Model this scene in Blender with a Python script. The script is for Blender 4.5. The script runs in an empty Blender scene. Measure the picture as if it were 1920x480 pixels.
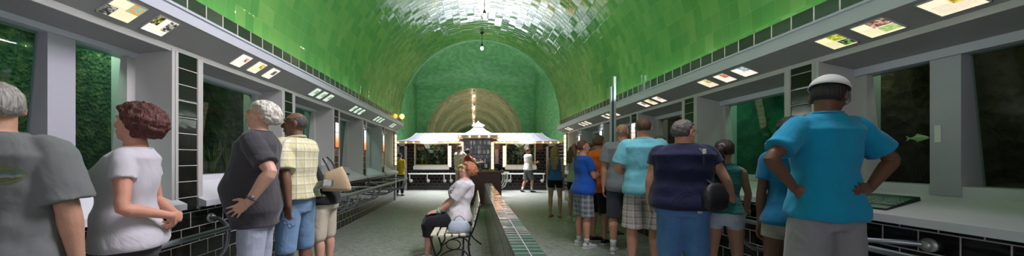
import bpy, bmesh, math, random
from mathutils import Vector, Matrix, Euler, noise
random.seed(7)
PI = math.pi
scene = bpy.context.scene
col = scene.collection

# ---------------------------------------------------------------- camera, world, exposure
cam_d = bpy.data.cameras.new('camera'); cam = bpy.data.objects.new('camera', cam_d); col.objects.link(cam)
cam.location = (0, 0, 1.3); cam.rotation_euler = (PI/2, 0, 0)
cam_d.sensor_width = 36; cam_d.lens = 650/1920*36; cam_d.shift_x = 72/1920; cam_d.shift_y = 60/1920
cam_d.clip_start = .02; cam_d.clip_end = 200
scene.camera = cam
w = bpy.data.worlds.new('world'); scene.world = w; w.use_nodes = True
w.node_tree.nodes['Background'].inputs[0].default_value = (1, .88, 1, 1)
w.node_tree.nodes['Background'].inputs[1].default_value = .24
scene.view_settings.view_transform = 'Standard'; scene.view_settings.look = 'None'
scene.view_settings.gamma = 1; scene.view_settings.use_curve_mapping = False
scene.view_settings.exposure = 0.36

def area(name, loc, size, power, color=(1, 1, 1), target=None, sy=None, spread=None):
    d = bpy.data.lights.new(name, 'AREA'); d.energy = power; d.color = color
    d.shape = 'RECTANGLE'; d.size = size; d.size_y = sy or size
    if spread: d.spread = spread
    o = bpy.data.objects.new(name, d); col.objects.link(o); o.location = loc
    if target is not None:
        o.rotation_euler = (Vector(target)-Vector(loc)).to_track_quat('-Z', 'Y').to_euler()
    return o
# skylight in the crown of the rotunda
area('skylight_lamp', (.1, 14.6, 7.0), 2.3, 400, (1, .95, 1), (.1, 14.6, 0), None, 1.3)
# added fill lights, hidden behind both cornice lips, shining up across the vault
for sx, x, z, tx in ((-1, -2.305, 2.468, 2.0), (1, 2.745, 2.378, -1.6)):
    for y in (0.2, 3.0, 5.8, 8.8):
        a = area('vault_fill', (x, y, z+.03), .03, 30, (.86, 1, .88), (tx, y, 4.35), 2.7)
        a.rotation_euler = Matrix(((0, 0, -(tx-x)), (1, 0, 0), (0, 0, 1))).to_euler() if False else a.rotation_euler
        dv = Vector((tx-x, 0, 4.35-z)).normalized()
        zz = -dv; yy = Vector((0, 1, 0)); xx = yy.cross(zz)
        a.rotation_euler = Matrix((xx, yy, zz)).transposed().to_euler()
# added fill lights brightening the vault beyond the rotunda, and the rotunda itself
for y in (20.5, 25, 30, 36):
    for sx in (-1, 1):
        area('far_vault_fill', (.05+sx*2.3, y, 2.65), .2, 45, (1, .93, .85), (.05-sx*1.2, y, 4.9), 3.5, 2.4)
for sx in (-1, 1): area('rotunda_fill', (.15+sx*2.7, 14.2, 2.9), .3, 26, (1, 1, .95), (.15-sx*1.0, 17.0, 5.6), 2.5, 2.8)
# fill light added behind the photographer, where the hall is left open
area('rear_fill', (.3, -3.6, 2.3), 3.6, 48, (1, .86, 1), (.2, 4, 1.2), 2.4)
# added overhead fill above the frame, brightening heads and shoulders; no skylight built
area('overhead_fill', (1.0, 2.9, 4.85), 1.0, 150, (1, .88, 1), (-1.4, 3.0, 1.0), 3.2, 1.9)

# ---------------------------------------------------------------- materials
MATS = {}
def nt(name):
    m = bpy.data.materials.new(name); m.use_nodes = True
    t = m.node_tree; b = t.nodes['Principled BSDF']
    return m, t, b
def N(t, typ, **kw):
    n = t.nodes.new(typ)
    for k, v in kw.items():
        if k == 'op': n.operation = v
        elif k == 'dt': n.data_type = v
        else: n.inputs[k].default_value = v
    return n
def M_(t, op, a, b=None, c=None):
    n = t.nodes.new('ShaderNodeMath'); n.operation = op
    for i, v in enumerate((a, b, c)):
        if v is None: continue
        if isinstance(v, (int, float)): n.inputs[i].default_value = v
        else: t.links.new(v, n.inputs[i])
    return n.outputs[0]
def V_(t, op, a, b=None):
    n = t.nodes.new('ShaderNodeVectorMath'); n.operation = op
    for i, v in enumerate((a, b)):
        if v is None: continue
        if isinstance(v, (tuple, list)): n.inputs[i].default_value = v
        elif isinstance(v, (int, float)): n.inputs[3].default_value = v
        else: t.links.new(v, n.inputs[i])
    return n.outputs[0]
def mixc(t, f, a, b):
    n = t.nodes.new('ShaderNodeMix'); n.data_type = 'RGBA'
    for i, v in ((0, f), (6, a), (7, b)):
        if isinstance(v, (int, float)): n.inputs[i].default_value = v
        elif isinstance(v, (tuple, list)): n.inputs[i].default_value = (*v[:3], 1)
        else: t.links.new(v, n.inputs[i])
    return n.outputs[2]
def ramp(t, f, stops, const=False):
    n = t.nodes.new('ShaderNodeValToRGB'); e = n.color_ramp.elements
    if const: n.color_ramp.interpolation = 'CONSTANT'
    while len(e) < len(stops): e.new(.5)
    for q, (p, c) in zip(e, stops): q.position = p; q.color = (*c, 1)
    t.links.new(f, n.inputs[0]); return n.outputs[0]
def plain(name, c, rough=.5, metal=0, var=.12, vs=4, bump=0, bs=60, spec=.5, coat=0):
    """Principled with a little procedural tone variation and grain"""
    if name in MATS: return MATS[name]
    m, t, b = nt(name)
    tc = t.nodes.new('ShaderNodeTexCoord')
    n = N(t, 'ShaderNodeTexNoise', Scale=vs, Detail=4); t.links.new(tc.outputs['Object'], n.inputs['Vector'])
    c1 = tuple(x*(1-var) for x in c); c2 = tuple(min(1, x*(1+var)) for x in c)
    t.links.new(mixc(t, n.outputs[0], c1, c2), b.inputs['Base Color'])
    b.inputs['Roughness'].default_value = rough; b.inputs['Metallic'].default_value = metal
    b.inputs['Specular IOR Level'].default_value = spec
    if coat: b.inputs['Coat Weight'].default_value = coat
    if bump:
        n2 = N(t, 'ShaderNodeTexNoise', Scale=bs, Detail=3); t.links.new(tc.outputs['Object'], n2.inputs['Vector'])
        bp = N(t, 'ShaderNodeBump', Strength=bump, Distance=.01); t.links.new(n2.outputs[0], bp.inputs['Height'])
        t.links.new(bp.outputs[0], b.inputs['Normal'])
    MATS[name] = m; return m
def fabric(name, c, wrinkle=.35, rough=.9, pattern=None, scale=1, c2=None, c3=None):
    if name in MATS: return MATS[name]
    m, t, b = nt(name)
    tc = t.nodes.new('ShaderNodeTexCoord'); O = tc.outputs['Object']
    sx = t.nodes.new('ShaderNodeMapping'); sx.inputs['Scale'].default_value = (4, 4, 2.8); t.links.new(O, sx.inputs[0])
    n1 = N(t, 'ShaderNodeTexNoise', Scale=1.3, Detail=3, Distortion=1.2); t.links.new(sx.outputs[0], n1.inputs['Vector'])
    n2 = N(t, 'ShaderNodeTexNoise', Scale=420, Detail=1); t.links.new(O, n2.inputs['Vector'])
    h = M_(t, 'ADD', n1.outputs[0], M_(t, 'MULTIPLY', n2.outputs[0], .012))
    bp = N(t, 'ShaderNodeBump', Strength=wrinkle, Distance=.05); t.links.new(h, bp.inputs['Height'])
    t.links.new(bp.outputs[0], b.inputs['Normal'])
    base = mixc(t, n1.outputs[0], tuple(x*.88 for x in c), tuple(min(1, x*1.1) for x in c))
    sp = t.nodes.new('ShaderNodeSeparateXYZ'); t.links.new(O, sp.inputs[0])
    if pattern == 'plaid':
        u = M_(t, 'MULTIPLY', M_(t, 'ARCTAN2', sp.outputs[1], sp.outputs[0]), .17)
        def bands(v, w, ph, th):
            return M_(t, 'GREATER_THAN', M_(t, 'FRACT', M_(t, 'ADD', M_(t, 'MULTIPLY', v, 1/w), ph)), th)
        w_ = .075*scale
        a1 = bands(u, w_, .1, .55); a2 = bands(sp.outputs[2], w_, .3, .55)
        f = M_(t, 'MULTIPLY', M_(t, 'ADD', a1, a2), .5)
        base = mixc(t, f, base, c2)
        l1 = bands(u, w_, .4, .88); l2 = bands(sp.outputs[2], w_, .6, .88)
        base = mixc(t, M_(t, 'MULTIPLY', M_(t, 'MAXIMUM', l1, l2), .8), base, c3)
    if pattern == 'zigzag':
        wv = N(t, 'ShaderNodeTexWave', Scale=9, Distortion=6, Detail=2); wv.bands_direction = 'Z'
        t.links.new(O, wv.inputs['Vector'])
        base = ramp(t, wv.outputs[1], [(0, c), (.38, c2), (.62, c3), (.85, c)])
    if pattern == 'floral':
        vo = N(t, 'ShaderNodeTexVoronoi', Scale=55); t.links.new(O, vo.inputs['Vector'])
        base = ramp(t, vo.outputs[1], [(0, c), (.3, c2), (.42, c), (.6, c3), (.7, c), (.85, (.1, .12, .3))], True)
    if pattern == 'denim':
        n3 = N(t, 'ShaderNodeTexNoise', Scale=7, Detail=6, Roughness=.7); t.links.new(O, n3.inputs['Vector'])
        base = mixc(t, n3.outputs[0], tuple(x*.6 for x in c), tuple(min(1, x*1.5) for x in c))
    if pattern == 'striped':
        base = mixc(t, M_(t, 'GREATER_THAN', M_(t, 'FRACT', M_(t, 'MULTIPLY', sp.outputs[0], 1/(.03*scale))), .6), base, c2)
    t.links.new(base, b.inputs['Base Color'])
    b.inputs['Roughness'].default_value = rough; b.inputs['Specular IOR Level'].default_value = .2
    b.inputs['Sheen Weight'].default_value = .15
    MATS[name] = m; return m
def skin_mat(name, c):
    if name in MATS: return MATS[name]
    m, t, b = nt(name)
    tc = t.nodes.new('ShaderNodeTexCoord')
    n = N(t, 'ShaderNodeTexNoise', Scale=14, Detail=5); t.links.new(tc.outputs['Object'], n.inputs['Vector'])
    t.links.new(mixc(t, n.outputs[0], (c[0]*.88, c[1]*.8, c[2]*.78), (min(1, c[0]*1.1), c[1]*1.12, c[2]*1.12)), b.inputs['Base Color'])
    b.inputs['Roughness'].default_value = .5
    b.inputs['Subsurface Weight'].default_value = .08; b.inputs['Subsurface Radius'].default_value = (.02, .008, .004)
    b.inputs['Specular IOR Level'].default_value = .35
    n2 = N(t, 'ShaderNodeTexNoise', Scale=90, Detail=3); t.links.new(tc.outputs['Object'], n2.inputs['Vector'])
    bp = N(t, 'ShaderNodeBump', Strength=.12, Distance=.01); t.links.new(n2.outputs[0], bp.inputs['Height'])
    t.links.new(bp.outputs[0], b.inputs['Normal'])
    MATS[name] = m; return m
def hair_mat(name, c, c2=None):
    if name in MATS: return MATS[name]
    m, t, b = nt(name)
    tc = t.nodes.new('ShaderNodeTexCoord')
    mp = t.nodes.new('ShaderNodeMapping'); mp.inputs['Scale'].default_value = (90, 90, 14); t.links.new(tc.outputs['Object'], mp.inputs[0])
    n = N(t, 'ShaderNodeTexNoise', Scale=1, Detail=5, Distortion=.8); t.links.new(mp.outputs[0], n.inputs['Vector'])
    c2 = c2 or tuple(min(1, x*1.7) for x in c)
    t.links.new(ramp(t, n.outputs[0], [(.3, tuple(x*.5 for x in c)), (.5, c), (.7, c2)]), b.inputs['Base Color'])
    b.inputs['Roughness'].default_value = .55
    bp = N(t, 'ShaderNodeBump', Strength=.9, Distance=.012); t.links.new(n.outputs[0], bp.inputs['Height'])
    t.links.new(bp.outputs[0], b.inputs['Normal'])
    MATS[name] = m; return m
def emit(name, c, s):
    if name in MATS: return MATS[name]
    m, t, b = nt(name)
    b.inputs['Base Color'].default_value = (*c, 1)
    b.inputs['Emission Color'].default_value = (*c, 1); b.inputs['Emission Strength'].default_value = s
    MATS[name] = m; return m
def tile(name, tw, th, stops, grout, gw=.006, stag=.5, rough=.12, tilt=.03, along='row', bump=.3, spec=.6, wav=.02, patch=0, contrast=.75):
    """UV (metres) tiles with a random tone, glaze and slight tilt of their own"""
    m, t, b = nt(name)
    uv = t.nodes.new('ShaderNodeTexCoord').outputs['UV']
    sp = t.nodes.new('ShaderNodeSeparateXYZ'); t.links.new(uv, sp.inputs[0])
    u, v = sp.outputs[0], sp.outputs[1]
    vr = M_(t, 'DIVIDE', v, th); row = M_(t, 'FLOOR', vr)
    if stag == 'rand':
        wn0 = t.nodes.new('ShaderNodeTexWhiteNoise'); wn0.noise_dimensions = '1D'; t.links.new(row, wn0.inputs['W'])
        off = wn0.outputs['Value']
    else: off = M_(t, 'MULTIPLY', M_(t, 'MODULO', row, 2), stag)
    ur = M_(t, 'ADD', M_(t, 'DIVIDE', u, tw), off); cl = M_(t, 'FLOOR', ur)
    cx = t.nodes.new('ShaderNodeCombineXYZ'); t.links.new(cl, cx.inputs[0]); t.links.new(row, cx.inputs[1])
    wn = t.nodes.new('ShaderNodeTexWhiteNoise'); wn.noise_dimensions = '2D'; t.links.new(cx.outputs[0], wn.inputs['Vector'])
    def edge(x, size):
        f = M_(t, 'FRACT', x); d = M_(t, 'MINIMUM', f, M_(t, 'SUBTRACT', 1, f))
        return M_(t, 'MULTIPLY', d, size)
    d = M_(t, 'MINIMUM', edge(ur, tw), edge(vr, th))
    g = M_(t, 'LESS_THAN', d, gw/2)
    big = N(t, 'ShaderNodeTexNoise', Scale=.9, Detail=2); t.links.new(uv, big.inputs['Vector'])
    tone = M_(t, 'ADD', M_(t, 'MULTIPLY', wn.outputs['Value'], contrast), M_(t, 'MULTIPLY', big.outputs[0], .4 if not patch else patch))
    c = ramp(t, tone, stops)
    t.links.new(mixc(t, g, c, grout), b.inputs['Base Color'])
    r = M_(t, 'ADD', M_(t, 'MULTIPLY', g, .6), rough); t.links.new(r, b.inputs['Roughness'])
    b.inputs['Specular IOR Level'].default_value = spec
    geo = t.nodes.new('ShaderNodeNewGeometry')
    hgt = M_(t, 'MINIMUM', M_(t, 'DIVIDE', d, .012), 1)
    wv = N(t, 'ShaderNodeTexNoise', Scale=16, Detail=1); t.links.new(uv, wv.inputs['Vector'])
    hh = M_(t, 'ADD', M_(t, 'MULTIPLY', hgt, .35), M_(t, 'MULTIPLY', wv.outputs[0], wav*20))
    bp = N(t, 'ShaderNodeBump', Strength=bump, Distance=.006); t.links.new(hh, bp.inputs['Height'])
    rnd = V_(t, 'SUBTRACT', wn.outputs['Color'], (.5, .5, .5))
    nn = V_(t, 'NORMALIZE', V_(t, 'ADD', bp.outputs[0], V_(t, 'SCALE', rnd, tilt)))
    t.links.new(nn, b.inputs['Normal'])
    MATS[name] = m; return m
def glass_mat(name, tint=(.75, .9, .85), rough=.02, trans=.75):
    if name in MATS: return MATS[name]
    m = bpy.data.materials.new(name); m.use_nodes = True; t = m.node_tree
    for n in list(t.nodes): t.nodes.remove(n)
    out = t.nodes.new('ShaderNodeOutputMaterial')
    tr = t.nodes.new('ShaderNodeBsdfTransparent'); tr.inputs[0].default_value = (*tint, 1)
    gl = t.nodes.new('ShaderNodeBsdfGlossy'); gl.inputs['Roughness'].default_value = rough
    fr = t.nodes.new('ShaderNodeFresnel'); fr.inputs[0].default_value = 1.38
    mx = t.nodes.new('ShaderNodeMixShader')
    gg = t.nodes.new('ShaderNodeNewGeometry')
    t.links.new(M_(t, 'MULTIPLY', fr.outputs[0], M_(t, 'SUBTRACT', 1, gg.outputs['Backfacing'])), mx.inputs[0]); t.links.new(tr.outputs[0], mx.inputs[1]); t.links.new(gl.outputs[0], mx.inputs[2])
    t.links.new(mx.outputs[0], out.inputs[0]); MATS[name] = m; return m

# ---------------------------------------------------------------- mesh helpers
def finish(name, bm, mat, parent=None, smooth=False, recalc=True):
    if recalc: bmesh.ops.recalc_face_normals(bm, faces=bm.faces)
    me = bpy.data.meshes.new(name); bm.to_mesh(me); bm.free()
    if smooth:
        for p in me.polygons: p.use_smooth = True
    for mm in (mat if isinstance(mat, (list, tuple)) else [mat]): me.materials.append(mm)
    o = bpy.data.objects.new(name, me); col.objects.link(o)
    if parent: o.parent = parent
    return o
def tag(o, label=None, cat=None, group=None, kind=None):
    if label: o['label'] = label
    if cat: o['category'] = cat
    if group: o['group'] = group
    if kind: o['kind'] = kind
    return o
def empty(name, loc=(0, 0, 0), rz=0, label=None, cat=None, group=None, kind=None):
    o = bpy.data.objects.new(name, None); o.empty_display_size = .1; col.objects.link(o)
    o.location = loc; o.rotation_euler = (0, 0, rz)
    return tag(o, label, cat, group, kind)
def copy_tree(o, parent=None):
    c = o.copy(); col.objects.link(c)
    if parent: c.parent = parent
    for ch in o.children: copy_tree(ch, c)
    return c
def box(bm, x0, x1, y0, y1, z0, z1, bev=0, mi=0, rot=None, about=None):
    r = bmesh.ops.create_cube(bm, size=1)
    vs = r['verts']
    for v in vs: v.co = Vector(((x0+x1)/2+v.co.x*(x1-x0), (y0+y1)/2+v.co.y*(y1-y0), (z0+z1)/2+v.co.z*(z1-z0)))
    if rot is not None:
        for v in vs: v.co = rot @ (v.co-Vector(about)) + Vector(about)
    fs = set(f for v in vs for f in v.link_faces)
    for f in fs: f.material_index = mi
    if bev:
        es = set(e for f in fs for e in f.edges)
        bmesh.ops.bevel(bm, geom=list(es), offset=bev, segments=2, affect='EDGES', profile=.7)
def quad(bm, pts, mi=0, uvs=None, uvl=None):
    vs = [bm.verts.new(p) for p in pts]; f = bm.faces.new(vs); f.material_index = mi
    if uvs:
        for l, q in zip(f.loops, uvs): l[uvl].uv = q
    return f
def slab(bm, prof, y0, y1, mi=0, uvl=None):
    """closed profile of (x,z) points extruded along y"""
    a = [bm.verts.new((x, y0, z)) for x, z in prof]; b = [bm.verts.new((x, y1, z)) for x, z in prof]
    n = len(prof)
    fs = [bm.faces.new(a), bm.faces.new(b[::-1])]
    for i in range(n):
        j = (i+1) % n; fs.append(bm.faces.new((a[i], a[j], b[j], b[i])))
    for f in fs: f.material_index = mi
    return fs
def autouv(bm, faces=None):
    """box projected UVs in metres"""
    uvl = bm.loops.layers.uv.verify()
    for f in (faces or bm.faces):
        n = f.normal if f.normal.length > .1 else f.normal
        f.normal_update(); n = f.normal
        ax, ay, az = abs(n.x), abs(n.y), abs(n.z)
        for l in f.loops:
            c = l.vert.co
            if az >= ax and az >= ay: l[uvl].uv = (c.y, c.x)
            elif ax >= ay: l[uvl].uv = (c.y, c.z)
            else: l[uvl].uv = (c.x, c.z)
def catmull(P, sub):
    if len(P) < 3 or sub < 2: return P
    out = []
    n = len(P[0])
    for i in range(len(P)-1):
        p0 = P[max(i-1, 0)]; p1 = P[i]; p2 = P[i+1]; p3 = P[min(i+2, len(P)-1)]
        for k in range(sub):
            t = k/sub; t2 = t*t; t3 = t2*t
            out.append(tuple(.5*((2*p1[j])+(-p0[j]+p2[j])*t+(2*p0[j]-5*p1[j]+4*p2[j]-p3[j])*t2+(-p0[j]+3*p1[j]-3*p2[j]+p3[j])*t3) for j in range(n)))
    out.append(tuple(P[-1])); return out
def loft(bm, secs, n=16, caps=True, power=2.0, closed=False):
    """secs: (centre, A, B) ellipse half-axis vectors"""
    rings = []
    for c, A, B in secs:
        ring = []
        for k in range(n):
            a = 2*PI*k/n; ca, sa = math.cos(a), math.sin(a)
            e = 2/power
            u = math.copysign(abs(ca)**e, ca); v = math.copysign(abs(sa)**e, sa)
            ring.append(bm.verts.new(Vector(c)+Vector(A)*u+Vector(B)*v))
        rings.append(ring)
    m = len(rings)
    for i in range(m if closed else m-1):
        a, b = rings[i], rings[(i+1) % m]
        for k in range(n):
            bm.faces.new((a[k], a[(k+1) % n], b[(k+1) % n], b[k]))
    if caps and not closed:
        bm.faces.new(rings[0][::-1]); bm.faces.new(rings[-1])
def tube(bm, pts, rad, n=10, sub=1, round_=False, flat=1.0, ref=None, closed=False):
    """pts polyline, rad scalar or list; flat squeezes the second axis"""
    if not isinstance(rad, (list, tuple)): rad = [rad]*len(pts)
    P = catmull([(*p, r) for p, r in zip(pts, rad)], sub)
    C = [Vector(p[:3]) for p in P]; R = [max(p[3], 1e-4) for p in P]
    T = []
    m = len(C)
    for i in range(m):
        if closed: d = C[(i+1) % m]-C[i-1]
        else: d = C[min(i+1, m-1)]-C[max(i-1, 0)]
        T.append(d.normalized() if d.length > 1e-9 else Vector((0, 0, 1)))
    r0 = Vector(ref) if ref is not None else (Vector((0, 0, 1)) if abs(T[0].z) < .9 else Vector((1, 0, 0)))
    A = (r0-T[0]*r0.dot(T[0])).normalized()
    secs = []
    for i in range(m):
        if ref is not None: A = (r0-T[i]*r0.dot(T[i])); A = A.normalized() if A.length > 1e-3 else Vector((1, 0, 0))
        else: A = (A-T[i]*A.dot(T[i])).normalized()
        B = T[i].cross(A)
        secs.append((C[i], A*R[i], B*R[i]*flat))
    if round_ and not closed:
        def endcap(c, t, A, B, r):
            return [(c+t*r*math.sin(q), A*math.cos(q), B*math.cos(q)) for q in (PI/6, PI/3, PI*.47)]
        s0, s1 = secs[0], secs[-1]
        secs = endcap(s0[0], -T[0], s0[1], s0[2], R[0])[::-1] + secs + endcap(s1[0], T[-1], s1[1], s1[2], R[-1])
    loft(bm, secs, n, closed=closed)
def ball(bm, c, r, seg=14, mi=0, M=None):
    if not isinstance(r, (tuple, list)): r = (r, r, r)
    res = bmesh.ops.create_uvsphere(bm, u_segments=seg, v_segments=max(6, seg*2//3), radius=1)
    for v in res['verts']:
        p = Vector((v.co.x*r[0], v.co.y*r[1], v.co.z*r[2]))
        v.co = Vector(c)+(M @ p if M else p)
    return res['verts']
def disc(bm, c, axis, r, th, n=20, r2=None):
    a = Vector(axis).normalized()
    A = a.orthogonal().normalized(); B = a.cross(A)
    c = Vector(c); r2 = r if r2 is None else r2
    loft(bm, [(c-a*th/2, A*r, B*r), (c+a*th/2, A*r2, B*r2)], n)
PENDING = []
def remesh(o, voxel, smooth=2, fac=.5, disp=None, sub=0):
    """queue a voxel union; all queued meshes are resolved together at the end"""
    if sub:
        m = o.modifiers.new('u', 'SUBSURF'); m.levels = sub; m.render_levels = sub
    else:
        m = o.modifiers.new('r', 'REMESH'); m.mode = 'VOXEL'; m.voxel_size = voxel; m.use_smooth_shade = True
    if smooth:
        q = o.modifiers.new('s', 'SMOOTH'); q.factor = fac; q.iterations = smooth
    PENDING.append((o, disp))
def bake_all():
    dg = bpy.context.evaluated_depsgraph_get(); dg.update()
    new = [(o, disp, bpy.data.meshes.new_from_object(o.evaluated_get(dg))) for o, disp in PENDING]
    for o, disp, me in new:
        o.modifiers.clear(); o.data = me
        me.polygons.foreach_set('use_smooth', [True]*len(me.polygons))
        if disp:
            amp, sc, octs = disp
            V = me.vertices; n3 = [v.normal.copy() for v in V]
            for v, nn in zip(V, n3):
                c = v.co; n = noise.noise(c*sc)+.5*noise.noise(c*(sc*2.3))
                if octs > 2: n += .3*noise.noise(c*(sc*4.3))
                v.co = c+nn*(n*amp)
        me.update()
    PENDING.clear()
# ================================================================= the hall
HX0, HX1 = -2.33, 2.77            # springing of the vault
CXV, RV = .22, 2.55
YB, YE = -4.0, 11.05              # hall runs from behind the camera to the rotunda
ZS_L, ZS_R = 2.64, 2.55
green = [(.05, (.045, .20, .065)), (.35, (.08, .27, .065)), (.55, (.10, .31, .075)), (.75, (.14, .35, .085)), (.98, (.20, .41, .12))]
M_vault = tile('green_glazed_tile', .139, .19, green, (.11, .29, .08), gw=.003, stag='rand', rough=.07, tilt=.05, bump=.25, spec=1.0, patch=.80, wav=.03, contrast=.42)
M_dome = tile('deep_green_glazed_tile', .2, .1, [(.05, (.08, .25, .10)), (.5, (.12, .34, .13)), (.95, (.20, .43, .17))], (.1, .28, .13), gw=.003, stag='rand', rough=.42, tilt=.04, bump=.2, spec=.25, contrast=.5)
M_olive = tile('olive_glazed_tile', .15, .2, [(.05, (.24, .27, .12)), (.5, (.36, .37, .19)), (.95, (.50, .48, .30))], (.3, .28, .18), gw=.003, stag='rand', rough=.16, tilt=.05, bump=.2, spec=.6)
M_black = tile('black_glazed_tile', .2, .139, [(0, (.004, .005, .006)), (1, (.012, .014, .013))], (.55, .50, .52), gw=.008, rough=.1, tilt=.012, bump=.3, spec=.45)
M_bfar = tile('black_brick_tile', .2, .139, [(0, (.004, .004, .005)), (1, (.012, .010, .011))], (.16, .12, .14), gw=.010, rough=.12, tilt=.012, bump=.3, spec=.4)
M_bstack = tile('black_stacked_tile', .21, .139, [(0, (.006, .007, .006)), (1, (.016, .02, .015))], (.55, .50, .50), gw=.006, stag=0, rough=.12, tilt=.02, bump=.3, spec=.45)
M_ledge = tile('dark_ledge_tile', .2, .3, [(0, (.012, .02, .012)), (1, (.03, .045, .03))], (.42, .36, .33), gw=.012, stag=0, rough=.2, tilt=.05, bump=.3, spec=.4)
M_top = tile('dark_green_cap_tile', .081, .165, [(0, (.02, .05, .045)), (1, (.05, .09, .08))], (.30, .24, .25), gw=.006, stag=0, rough=.12, tilt=.05, bump=.3, spec=.6)
M_floor = None
def floor_mat():
    m, t, b = nt('floor_mosaic')
    tc = t.nodes.new('ShaderNodeTexCoord')
    vo = N(t, 'ShaderNodeTexVoronoi', Scale=16, Randomness=.6); t.links.new(tc.outputs['Object'], vo.inputs['Vector'])
    ve = N(t, 'ShaderNodeTexVoronoi', Scale=16, Randomness=.6); ve.feature = 'DISTANCE_TO_EDGE'; t.links.new(tc.outputs['Object'], ve.inputs['Vector'])
    sp = t.nodes.new('ShaderNodeSeparateColor'); t.links.new(vo.outputs['Color'], sp.inputs[0])
    c = ramp(t, sp.outputs[0], [(0, (.22, .25, .22)), (.4, (.30, .33, .30)), (.75, (.34, .37, .34)), (1, (.18, .22, .19))])
    n = N(t, 'ShaderNodeTexNoise', Scale=1.4, Detail=4); t.links.new(tc.outputs['Object'], n.inputs['Vector'])
    c = mixc(t, M_(t, 'MULTIPLY', n.outputs[0], .35), c, (.2, .22, .2))
    g = M_(t, 'LESS_THAN', ve.outputs[0], .035)
    t.links.new(mixc(t, g, c, (.16, .19, .16)), b.inputs['Base Color'])
    b.inputs['Roughness'].default_value = .42
    n2 = N(t, 'ShaderNodeTexNoise', Scale=40); t.links.new(tc.outputs['Object'], n2.inputs['Vector'])
    bp = N(t, 'ShaderNodeBump', Strength=.12, Distance=.01); t.links.new(n2.outputs[0], bp.inputs['Height'])
    t.links.new(bp.outputs[0], b.inputs['Normal'])
    return m
M_floor = floor_mat()
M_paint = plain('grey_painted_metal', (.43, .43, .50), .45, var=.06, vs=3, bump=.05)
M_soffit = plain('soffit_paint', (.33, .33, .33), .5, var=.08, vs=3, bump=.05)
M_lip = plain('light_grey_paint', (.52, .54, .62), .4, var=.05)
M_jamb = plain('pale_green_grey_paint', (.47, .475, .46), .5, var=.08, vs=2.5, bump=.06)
M_sill = plain('white_enamel_paint', (.66, .67, .74), .35, var=.08, vs=3)
M_steel = plain('galvanised_pipe', (.30, .33, .37), .35, metal=.7, var=.15, vs=14)
M_flange = plain('cast_flange', (.42, .44, .44), .4, metal=.6)
M_iron = plain('black_iron', (.02, .02, .022), .4, metal=.5)
M_cardback = plain('card_frame_metal', (.5, .5, .48), .4)

# floor
bm = bmesh.new(); box(bm, -5.5, 6, YB, 48, -.1, 0); tag(finish('floor', bm, M_floor), 'pale grey green mosaic floor running down the hall', kind='structure')

# barrel vault
bm = bmesh.new(); uvl = bm.loops.layers.uv.new('UVMap')
NA = 96
def vp(a, y, r=RV):
    t = a/PI
    return (CXV-r*math.cos(a), y, (ZS_L*(1-t)+ZS_R*t)+r*math.sin(a))
ys = [YB, 0, 4, 8, YE]
grid = [[bm.verts.new(vp(PI*i/NA, y)) for y in ys] for i in range(NA+1)]
for i in range(NA):
    for j in range(len(ys)-1):
        f = bm.faces.new((grid[i][j], grid[i][j+1], grid[i+1][j+1], grid[i+1][j])); f.smooth = True
        for l, (ii, jj) in zip(f.loops, ((i, j), (i, j+1), (i+1, j+1), (i+1, j))):
            l[uvl].uv = (ys[jj], RV*PI*ii/NA)
o = finish('ceiling', bm, M_vault, recalc=False); tag(o, 'green glazed tile barrel vault over the hall', kind='structure')
for p in o.data.polygons: p.use_smooth = True
# thickness ring at the arch edge into the rotunda
bm = bmesh.new()
for i in range(48):
    a0, a1 = PI*i/48, PI*(i+1)/48
    q = [vp(a0, YE-.02, RV), vp(a1, YE-.02, RV), vp(a1, YE-.02, RV-.025), vp(a0, YE-.02, RV-.025)]
    q2 = [(x, YE+.02, z) for x, y, z in q]
    vs = [bm.verts.new(p) for p in q+q2]
    for idx in ((0, 1, 2, 3), (7, 6, 5, 4), (3, 2, 6, 7), (0, 4, 5, 1)): bm.faces.new([vs[k] for k in idx])
tag(finish('trim_1', bm, plain('arch_edge_tile', (.16, .42, .18), .25), smooth=False), kind='structure')

# second vault beyond the rotunda
bm = bmesh.new(); uvl = bm.loops.layers.uv.new('UVMap')
for i in range(64):
    for j in range(6):
        pts = []; uvs = []
        for ii, jj in ((i, j), (i, j+1), (i+1, j+1), (i+1, j)):
            a = PI*ii/64; y = 18.3+22*jj/6
            pts.append((.05-2.5*math.cos(a), y, 2.6+2.5*math.sin(a))); uvs.append((y, 2.5*a))
        quad(bm, pts, 0, uvs, uvl)
bmesh.ops.remove_doubles(bm, verts=bm.verts, dist=1e-4)
o = finish('ceiling', bm, M_olive, recalc=False, smooth=True); tag(o, 'olive tile barrel vault of the hall beyond the rotunda', kind='structure')
bm = bmesh.new()
box(bm, -2.6, -2.45, 18.3, 40.3, 0, 2.62); autouv(bm); tag(finish('wall_beyond_left', bm, M_black), kind='structure')
bm = bmesh.new()
box(bm, 2.55, 2.7, 18.3, 40.3, 0, 2.62); autouv(bm); tag(finish('wall_beyond_right', bm, M_black), kind='structure')
bm = bmesh.new(); box(bm, -2.6, 2.7, 40.3, 40.5, 0, 5.3); autouv(bm); tag(finish('wall_beyond_end', bm, M_dome), kind='structure')

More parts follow.
